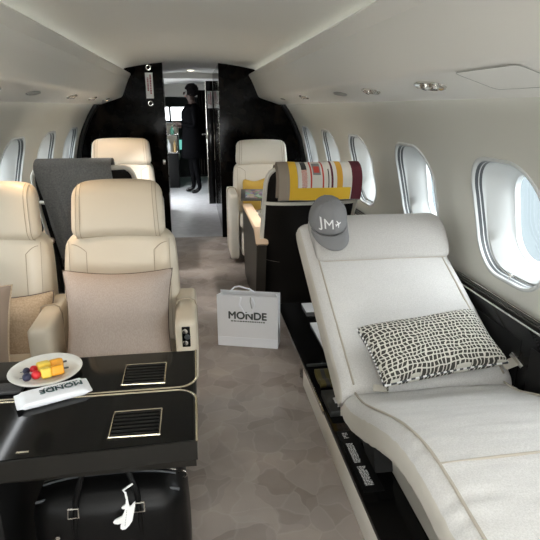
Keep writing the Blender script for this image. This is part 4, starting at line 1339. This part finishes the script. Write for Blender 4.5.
# ------------------------------------------------------------------ shopping bag
ang = math.atan2(2.87 - 2.98, 0.46 - 0.10)
sb = thing('shopping_bag', 'white paper shopping bag with dark MONDE lettering on the aisle floor', 'bag', (0.10, 2.98, 0.0), ang)
BW, BD, BH = 0.375, 0.105, 0.335
b = bmesh.new()
def quad(b, pts, m_=0):
    f = b.faces.new([b.verts.new(p) for p in pts]); f.material_index = m_; return f
T_ = 0.012
quad(b, [(0, 0, 0), (BW, 0, 0), (BW, 0, BH), (0, 0, BH)])
quad(b, [(0, BD, 0), (BW, BD, 0), (BW, BD - T_, BH), (0, BD - T_, BH)])
quad(b, [(0, 0, 0), (BW, 0, 0), (BW, BD, 0), (0, BD, 0)])
for x, s_ in ((0, 1), (BW, -1)):
    quad(b, [(x, 0, 0), (x + s_ * 0.004, BD / 2, 0.0), (x + s_ * 0.022, BD / 2, BH), (x, 0, BH)])
    quad(b, [(x, BD, 0), (x + s_ * 0.004, BD / 2, 0.0), (x + s_ * 0.022, BD / 2, BH), (x, BD - T_, BH)])
o = obj('bag_body', b, M['paper'], sb, smooth=False); solidify(o, 0.0012, 0)
b = bmesh.new(); box(b, 0.001, BW - 0.001, -0.0018, -0.0006, 0.002, 0.062); obj('bottom_fold', b, M['paper_fold'], sb, smooth=False)
b = bmesh.new()
mt = frame_mtx((BW * 0.5, -0.0016, 0.205), (1, 0, 0), (0, 0, 1))
bold_text(b, 'MONDE', 0.066, mt, 0.0022)
random.seed(2); x = 0.085
while x < 0.29:
    d = random.uniform(0.006, 0.014); box(b, x, x + d, -0.0018, -0.0008, 0.166, 0.173); x += d + 0.004
obj('lettering', b, M['ink'], sb, smooth=False)
for yy, xo, ln in ((-0.003, 0.185, 0.11), (BD - T_ + 0.003, 0.12, 0.03)):
    b = bmesh.new()
    pts = [(xo - 0.035, yy, BH - 0.01), (xo - 0.045, yy - 0.004, BH - ln * 0.5), (xo - 0.01, yy - 0.006, BH - ln), (xo + 0.035, yy - 0.006, BH - ln * 0.95), (xo + 0.05, yy - 0.004, BH - ln * 0.4), (xo + 0.03, yy, BH - 0.008)]
    if ln < 0.05: pts = [(xo - 0.06, yy, BH - 0.01), (xo - 0.03, yy, BH + 0.02), (xo + 0.0, yy - 0.004, BH + 0.028), (xo + 0.06, yy, BH + 0.012), (xo + 0.10, yy, BH - 0.01)]
    tube(b, [Vector(p) for p in pts], 0.0055, 6)
    obj('ribbon_handle', b, M['paper_fold'], sb)
b = bmesh.new()
tube(b, [(0.21, -0.006, BH - 0.005), (0.208, -0.008, BH - 0.03), (0.218, -0.008, BH - 0.075)], 0.0035, 6)
obj('ribbon_shadow_strip', b, M['lens'], sb)  # grey tube drawn in as the ribbon's shadow

# ------------------------------------------------------------------ folding table
tb = thing('folding_table', 'glossy black two-leaf folding table in front of the cream seats', 'table', (-0.5, 1.32, 0))
TZ = 0.66
def leaf_poly(y0, y1, rc_low, rc_high, x1=-0.022, x0=-1.10, r=0.055):
    p = [(x0, y0 - (0.0 if rc_low else 0.045))]
    if rc_low: p += [(x1 - r + r * math.sin(a), y0 + r - r * math.cos(a)) for a in [PI / 2 * k / 8 for k in range(9)]]
    else: p += [(x1, y0)]
    if rc_high: p += [(x1 - r + r * math.cos(a), y1 - r + r * math.sin(a)) for a in [PI / 2 * k / 8 for k in range(9)]]
    else: p += [(x1, y1)]
    return p + [(x0, y1)]
def leaf(name, y0, y1, lo, hi, vy0, vy1):
    b = bmesh.new()
    poly = leaf_poly(y0, y1, lo, hi)
    prism(b, [(x + 0.5, y - 1.32) for x, y in poly], TZ - 0.052, TZ, 'z')
    o = obj(name, b, [M['table_edge']], tb, smooth=False)
    b = bmesh.new()
    inner = leaf_poly(y0 + 0.006, y1 - 0.006, lo, hi, x1=-0.030, r=0.05)
    prism(b, [(x + 0.5, y - 1.32) for x, y in inner], TZ - 0.001, TZ + 0.0015, 'z')
    obj('lacquer_top', b, M['black'], o, smooth=False)
    # metal trim along the right end and hinge side
    b = bmesh.new()
    if hi: pts = [(x, y) for x, y in leaf_poly(y0, y1, lo, hi)][1:]
    else: pts = [(x, y) for x, y in leaf_poly(y0, y1, lo, hi)][:-1]
    tube(b, [(x + 0.5, y - 1.32, TZ + 0.0005) for x, y in pts], 0.0032, 6)
    obj('metal_trim', b, M['brass'], o)
    # inset vent grille
    b = bmesh.new()
    x0_, x1_ = -0.232, -0.112
    tube(b, [(x + 0.5, y - 1.32, TZ + 0.003) for x, y in ((x0_, vy0), (x1_, vy0), (x1_, vy1), (x0_, vy1))], 0.003, 6, closed=True)
    fr_ = obj('grille_frame', b, M['brass'], o)
    b = bmesh.new()
    nsl = 7
    for k in range(nsl):
        yy = vy0 + (vy1 - vy0) * (k + 0.5) / nsl
        box(b, x0_ + 0.504, x1_ + 0.496, yy - 1.32 - 0.005, yy - 1.32 + 0.004, TZ + 0.0015, TZ + 0.005, mtx=None)
    obj('grille_slats', b, M['black_soft'], fr_, smooth=False)
    return o
leaf('near_leaf', 1.075, 1.318, False, True, 1.112, 1.224)
leaf('far_leaf', 1.332, 1.565, True, False, 1.362, 1.484)
# bevelled apron under the near leaf
b = bmesh.new()
prism(b, [(1.075, TZ - 0.053), (1.095, TZ - 0.085), (1.30, TZ - 0.085), (1.315, TZ - 0.053)], -1.10 + 0.5, -0.026 + 0.5, 'x')
for v in b.verts: v.co.y -= 1.32
obj('apron', b, M['table_edge'], tb, smooth=False)
for x in (-0.42, -0.85):
    b = bmesh.new(); box(b, x + 0.5 - 0.014, x + 0.5 + 0.014, 1.083 - 1.32, 1.089 - 1.32, TZ + 0.0015, TZ + 0.003); obj('brass_inlay', b, M['brass'], tb, smooth=False)
b = bmesh.new(); box(b, -0.60 + 0.5, -0.50 + 0.5, 1.318 - 1.32, 1.332 - 1.32, TZ - 0.04, TZ - 0.01); box(b, 0.33, 0.40, -0.002, 0.012, TZ - 0.04, TZ - 0.01); obj('hinge', b, M['chrome'], tb)
b = bmesh.new(); box(b, -1.10 + 0.5, -0.52 + 0.5, 1.15 - 1.32, 1.50 - 1.32, 0.0, TZ - 0.088, 0.01); obj('pedestal', b, M['black_soft'], tb)
b = bmesh.new(); box(b, -1.0 + 0.5, -0.56 + 0.5, 1.143 - 1.32, 1.149 - 1.32, 0.30, 0.335, 0.002); obj('pedestal_seam', b, M['gasket'], tb)

# black leather folder at table's left end
b = bmesh.new(); box(b, -0.10, 0.10, -0.022, 0.03, 0, 0.012, 0.004)
o = tag(obj('leather_case', b, add_bump(principled('speckled_leather', (0.03, 0.03, 0.032), 0.4), 250, 0.9, dist=0.003)), 'textured black leather case at left edge of the table beside towel packet', 'case')
o.location = (-0.60, 1.375, 0.6620)

# plate
pt_ = thing('dessert_plate', 'round white china plate with fruit skewers on black table', 'plate', (-0.462, 1.462, 0.6617))
b = bmesh.new()
lathe(b, [(0, 0.003), (0.045, 0.003), (0.05, 0.0), (0.055, 0.0), (0.060, 0.004), (0.075, 0.009), (0.098, 0.017), (0.102, 0.019), (0.1035, 0.0185), (0.100, 0.0145), (0.098, 0.0200) if False else (0.1035, 0.0195), (0.098, 0.0205), (0.076, 0.0125), (0.062, 0.0075), (0.055, 0.0055), (0, 0.0055)], 48)
obj('plate_dish', b, M['china'], pt_, auto=60)
def skewer(label, p0, p1, order, rz=0):
    p0 = Vector(p0); p1 = Vector(p1); d = (p1 - p0).normalized()
    t = thing('fruit_skewer', label, 'fruit skewer', p0, group='fruit skewers on the plate')
    L_ = (p1 - p0).length
    x = 0.012
    for kind, ln in order:
        b = bmesh.new()
        c = d * (x + ln / 2)
        if kind in ('mango', 'pineapple'):
            q_ = d.to_track_quat('X', 'Z').to_matrix()
            rr = Matrix.Rotation(random.uniform(-0.5, 0.5), 3, d)
            soft(b, ln / 2, 0.0165, 0.014, 0.005, 6, (0, 0, 0.001), lambda q: c + rr @ (q_ @ q) )
        else:
            r_ = ln / 2
            n_ = 8
            soft(b, r_, r_, r_, r_, 8, (0, 0, 0), lambda q: c + q * (1 + (0.06 * noise.noise(q * 300) if kind == 'strawberry' else 0)))
        nm = {'mango': 'mango_piece', 'pineapple': 'pineapple_piece', 'strawberry': 'red_berry', 'blueberry': 'dark_berry'}[kind]
        obj(nm, b, M[kind], t, auto=None)
        x += ln - 0.001
    b = bmesh.new(); tube(b, [d * 0.005, d * (L_ - 0.018)], 0.0012, 6)
    tube(b, [d * (L_ - 0.018), d * L_], 0.003, 8)
    obj('pick', b, M['gasket'], t)
random.seed(4)
skewer('fruit skewer nearer the towel packet, two dark berries at its tip', (-0.520, 1.395, 0.687), (-0.395, 1.455, 0.684), [('blueberry', 0.025), ('strawberry', 0.026), ('pineapple', 0.028), ('mango', 0.036)])
skewer('fruit skewer farther from the towel packet, pale pineapple in its middle', (-0.530, 1.435, 0.686), (-0.410, 1.498, 0.684), [('blueberry', 0.020), ('strawberry', 0.022), ('pineapple', 0.036), ('mango', 0.036)])

# towel packet
tw = thing('towel_packet', 'white wrapped towel packet with upside-down MONDE print on table', 'packet', (-0.409, 1.330, 0.6617), math.radians(23))
b = bmesh.new()
def pk(q):
    e = abs(q.x) / 0.096
    k = 1.0 if e < 0.80 else max(0.12, 1 - (e - 0.80) / 0.12)
    z = (q.z) * min(1, k) 
    y = q.y * (1 + 0.10 * max(0, e - 0.85) / 0.15) - 0.0 
    return (q.x, y, z + 0.0095 + 0.001 * noise.noise(q * 60))
soft(b, 0.096, 0.040, 0.009, 0.007, 24, (0, 0, 0.002), pk)
obj('wrapper', b, M['paper_fold'], tw, auto=None)
b = bmesh.new()
bold_text(b, 'MONDE', 0.031, frame_mtx((0.022, 0.002, 0.0222), (-1, 0, 0), (0, -1, 0)), 0.0009)
random.seed(8); x = -0.022
while x < 0.065:
    d = random.uniform(0.004, 0.009); box(b, x, x + d, 0.0165, 0.019, 0.0205, 0.0213); x += d + 0.002
obj('print', b, M['teal_ink'], tw, smooth=False)

# ------------------------------------------------------------------ pillows on the cream seats
def cushion(name, label, loc, hx, hz, t_, lean, rz, mat, pipe, tilt=0.0):
    th_ = thing(name, label, 'pillow', loc, rz)
    def sh_(q):
        a, c = q.x / hx, q.z / hz
        x = q.x * (1 - 0.10 * (1 - min(1, c * c))); z = q.z * (1 - 0.10 * (1 - min(1, a * a)))
        y = q.y * max(0.08, (max(0, 1 - abs(a) ** 3.2)) ** 0.55 * (max(0, 1 - abs(c) ** 3.2)) ** 0.55)
        y += 0.006 * noise.noise(Vector((q.x * 9, q.z * 9, t_)))
        v = Vector((x, y, z)); v = Matrix.Rotation(tilt, 3, 'Y') @ v
        v = Matrix.Rotation(-lean, 3, 'X') @ v
        return v
    b = bmesh.new(); soft(b, hx, t_, hz, 0.012, 26, (0, 0.01, 0), sh_, uvaxes=(0, 2))
    obj('pillow_cover', b, mat, th_, auto=None)
    b = bmesh.new(); pts = []
    for k in range(96):
        a = 2 * PI * k / 96; ca, sa = math.cos(a), math.sin(a); m_ = max(abs(ca), abs(sa))
        pts.append(sh_(Vector((ca / m_ * hx * 0.998, 0, sa / m_ * hz * 0.998))))
    tube(b, pts, 0.0042, 6, closed=True); obj('piping', b, pipe, th_)
    return th_
cushion('square_pillow', 'large taupe square pillow leaning on the aisle cream seat', (-0.332, 2.04, 0.585), 0.218, 0.210, 0.095, math.radians(20), 0.05, M['pillow'], M['piping'], math.radians(2))
cushion('square_pillow', 'tan square pillow half hidden on the left-edge seat', (-0.76, 2.10, 0.53), 0.16, 0.16, 0.055, math.radians(18), 0.15, M['pillow_tan'], M['piping'])
cushion('square_pillow', 'brown pillow with light piping cut by left photo edge', (-0.885, 1.89, 0.595), 0.20, 0.21, 0.06, math.radians(14), -0.12, M['pillow_rib'], M['pillow_tan'])

# ------------------------------------------------------------------ black bag under the table with plane tag
hb = thing('leather_holdall', 'black leather holdall with zip and handles under the table', 'bag', (-0.27, 1.30, 0))
b = bmesh.new()
soft(b, 0.205, 0.11, 0.215, 0.06, 18, (0.01, 0.02, 0.004), lambda q: (q.x, q.y, q.z + 0.222 - 0.02 * abs(q.x / 0.2) ** 3 * (1 if q.z > 0 else 0)))
obj('bag_body', b, M['bagleather'], hb, auto=None)
b = bmesh.new()
for yy in (-0.012, 0.012): tube(b, [(-0.18 + 0.36 * k / 16, yy - 0.02, 0.4435 - 0.02 * abs((k / 8 - 1)) ** 3) for k in range(17)], 0.003, 6)
tube(b, [(-0.19 + 0.38 * k / 16, -0.075 - 0.002, 0.425 - 0.02 * abs((k / 8 - 1)) ** 3) for k in range(17)], 0.004, 6)
obj('zip', b, M['gasket'], hb)
b = bmesh.new(); tube(b, [(-0.18 + 0.36 * k / 16, -0.02, 0.4455 - 0.02 * abs((k / 8 - 1)) ** 3) for k in range(17)], 0.0022, 6); obj('zip_teeth', b, M['chrome'], hb)
for yy in (-0.115, 0.12):
    b = bmesh.new()
    z_ = 0.44
    pts = [(-0.085, yy, 0.25), (-0.085, yy - 0.004, 0.36), (-0.08, yy * 0.93, 0.425), (-0.06, yy * 0.80, 0.49), (0.0, yy * 0.72, 0.53), (0.06, yy * 0.80, 0.49), (0.08, yy * 0.93, 0.425), (0.085, yy - 0.004, 0.36), (0.085, yy, 0.25)]
    tube(b, pts, 0.008, 8); hd = obj('handle', b, M['bagleather'], hb)
    for s in (-1, 1):
        b = bmesh.new(); tube(b, [(s * 0.085 - 0.013, yy - 0.01, 0.385), (s * 0.085 + 0.013, yy - 0.01, 0.385), (s * 0.085 + 0.013, yy - 0.006, 0.41), (s * 0.085 - 0.013, yy - 0.006, 0.41)], 0.0028, 6, closed=True)
        obj('handle_ring', b, M['chrome'], hd)
b = bmesh.new(); tube(b, [(0.197 + 0.012 * math.cos(a), -0.01, 0.40 + 0.012 * math.sin(a)) for a in [2 * PI * i / 16 for i in range(16)]], 0.0025, 6, closed=True); obj('side_ring', b, M['chrome'], hb)
b = bmesh.new(); lathe(b, [(0, 0.004), (0.006, 0.003), (0.007, 0)], 12, mtx=Matrix.Translation((-0.13, -0.128, 0.33)) @ Matrix.Rotation(PI / 2, 4, 'X')); obj('stud', b, M['chrome'], hb)
# tag
tg = thing('plane_tag', 'white aeroplane-shaped luggage tag hanging from black holdall handle', 'tag', (-0.215, 1.150, 0.405))
b = bmesh.new()
zp = [(240, 225), (236, 262), (225, 310), (205, 400), (180, 440), (150, 472), (125, 477), (110, 462), (112, 440), (122, 415), (95, 420), (70, 413), (60, 397), (72, 380), (100, 366), (132, 350), (148, 320), (158, 285), (140, 281), (133, 270), (142, 258), (165, 245), (172, 200), (176, 175), (186, 175), (186, 205), (192, 262), (205, 265), (222, 238)]
poly = [((x - 165) * 0.00034, (330 - z) * 0.00034) for x, z in zp]
prism(b, poly, -0.002, 0.002, 'y'); obj('tag_plate', b, M['white'], tg, smooth=False)
b = bmesh.new()
for k in range(10):
    zz = 0.010 - k * 0.0052; xx = 0.002 - 0.0009 * k
    box(b, xx - 0.0007, xx + 0.0007, -0.0028, -0.0018, zz - 0.001, zz + 0.001)
obj('dotted_marks', b, M['gasket'], tg, smooth=False)
b = bmesh.new(); tube(b, [(0.004, 0, 0.048), (0.002, 0.004, 0.062), (-0.004, 0.006, 0.068), (0.008, 0.016, 0.070), (0.020, 0.02, 0.075)], 0.003, 6); obj('tag_cord', b, M['white'], tg)

# ------------------------------------------------------------------ person in the entrance
def person():
    t = thing('person', 'person in dark clothes with short curly hair standing beyond galley doorway', 'person', (0.0, 9.1, 0))
    # standing in three-quarter profile facing left (-x), forearms raised in front
    me = bpy.data.meshes.new('body'); V = []; E_ = []; Rr = []
    def add(p, r, par=None):
        V.append(p); Rr.append(r)
        if par is not None: E_.append((par, len(V) - 1))
        return len(V) - 1
    pel = add((0, 0, 0.94), (0.135, 0.13))
    wst = add((0.01, 0, 1.08), (0.115, 0.12), pel)
    chs = add((0.005, 0, 1.26), (0.14, 0.13), wst)
    shc = add((0.01, 0, 1.40), (0.10, 0.10), chs)
    nk = add((0.0, 0, 1.49), (0.05, 0.05), shc)
    hb_ = add((-0.02, 0, 1.57), (0.07, 0.07), nk)
    hd_ = add((-0.03, 0, 1.65), (0.085, 0.085), hb_)
    for s in (-1, 1):
        sh_ = add((0.03 + 0.0, s * 0.16, 1.385), (0.06, 0.06), shc)
        el = add((0.04 if s < 0 else 0.05, s * 0.20, 1.12), (0.043, 0.043), sh_)
        wr = add((-0.18, s * 0.13, 1.10 + 0.05 * (s < 0)), (0.03, 0.03), el)
        pm = add((-0.25, s * 0.11, 1.12 + 0.05 * (s < 0)), (0.034, 0.022), wr)
        for k in range(4):
            f1 = add((-0.30, s * 0.11 + (k - 1.5) * 0.018, 1.125 + 0.05 * (s < 0) + 0.004 * k), (0.009, 0.009), pm)
            add((-0.325 - 0.006 * (k % 2), s * 0.11 + (k - 1.5) * 0.019, 1.11 + 0.05 * (s < 0)), (0.008, 0.008), f1)
        th1 = add((-0.265, s * 0.11 - s * 0.03, 1.15 + 0.05 * (s < 0)), (0.010, 0.010), pm)
        add((-0.29, s * 0.11 - s * 0.035, 1.165 + 0.05 * (s < 0)), (0.009, 0.009), th1)
        hp = add((0.0, s * 0.09, 0.88), (0.10, 0.10), pel)
        kn = add((-0.01 - s * 0.03, s * 0.10, 0.50), (0.06, 0.06), hp)
        an = add((0.03 - s * 0.05, s * 0.10, 0.10), (0.038, 0.038), kn)
        ft = add((-0.02 - s * 0.05, s * 0.10, 0.045), (0.042, 0.034), an)
        add((-0.12 - s * 0.05, s * 0.11, 0.035), (0.034, 0.026), ft)
    me.from_pydata(V, E_, [])
    o = bpy.data.objects.new('body', me); C.objects.link(o); o.parent = t
    sk = o.modifiers.new('skin', 'SKIN'); sk.use_smooth_shade = True
    for i, sv in enumerate(me.skin_vertices[0].data):
        sv.radius = Rr[i]; sv.use_root = (i == 0)
    o.modifiers.new('sub', 'SUBSURF').levels = 1
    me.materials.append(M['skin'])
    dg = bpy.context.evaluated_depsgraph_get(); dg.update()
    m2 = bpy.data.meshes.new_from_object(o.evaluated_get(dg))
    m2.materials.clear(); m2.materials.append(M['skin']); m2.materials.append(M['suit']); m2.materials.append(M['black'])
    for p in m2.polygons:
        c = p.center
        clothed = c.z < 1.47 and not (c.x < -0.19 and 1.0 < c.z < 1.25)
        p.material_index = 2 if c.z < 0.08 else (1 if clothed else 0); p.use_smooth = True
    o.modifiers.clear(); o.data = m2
    # face: nose, eyes, mouth, ears in one small mesh of sub-features facing -x
    b = bmesh.new(); soft(b, 0.016, 0.011, 0.022, 0.008, 6, fn=lambda q: (q.x - 0.118 - 0.008 * (q.z < 0), q.y, q.z + 1.635)); obj('nose', b, M['skin'], t)
    for s in (-1, 1):
        b = bmesh.new(); soft(b, 0.010, 0.012, 0.007, 0.006, 5, fn=lambda q: (q.x - 0.100, q.y + s * 0.032, q.z + 1.655)); obj('eye', b, M['gasket'], t)
        b = bmesh.new(); soft(b, 0.014, 0.008, 0.028, 0.008, 6, fn=lambda q: (q.x - 0.02, q.y + s * 0.085, q.z + 1.64)); obj('ear', b, M['skin'], t)
    b = bmesh.new(); soft(b, 0.008, 0.024, 0.006, 0.005, 5, fn=lambda q: (q.x - 0.102, q.y, q.z + 1.592)); obj('mouth', b, M['strawberry'], t)
    b = bmesh.new()
    def hf_(q):
        d = q.normalized(); k = 1 + 0.10 * noise.noise(d * 4.5) + 0.05 * noise.noise(d * 11)
        return (q.x * k + 0.005, q.y * k, q.z * k + 1.685)
    soft(b, 0.112, 0.112, 0.105, 0.105, 20, fn=hf_)
    for v in list(b.verts):
        if v.co.x < -0.075 and v.co.z < 1.69: v.co.x = -0.075
    obj('hair', b, M['hair'], t, auto=None)
    # skirt / coat
    b = bmesh.new()
    pr_ = [(0.20, 0.60), (0.195, 0.75), (0.185, 0.92), (0.168, 1.05), (0.168, 1.10), (0.185, 1.24), (0.18, 1.34), (0.14, 1.40), (0.08, 1.46)]
    lathe(b, pr_, 28)
    for v in b.verts: v.co.y *= 0.98
    o2 = obj('coat', b, M['suit'], t); solidify(o2, 0.006, 1)
    return t
person()
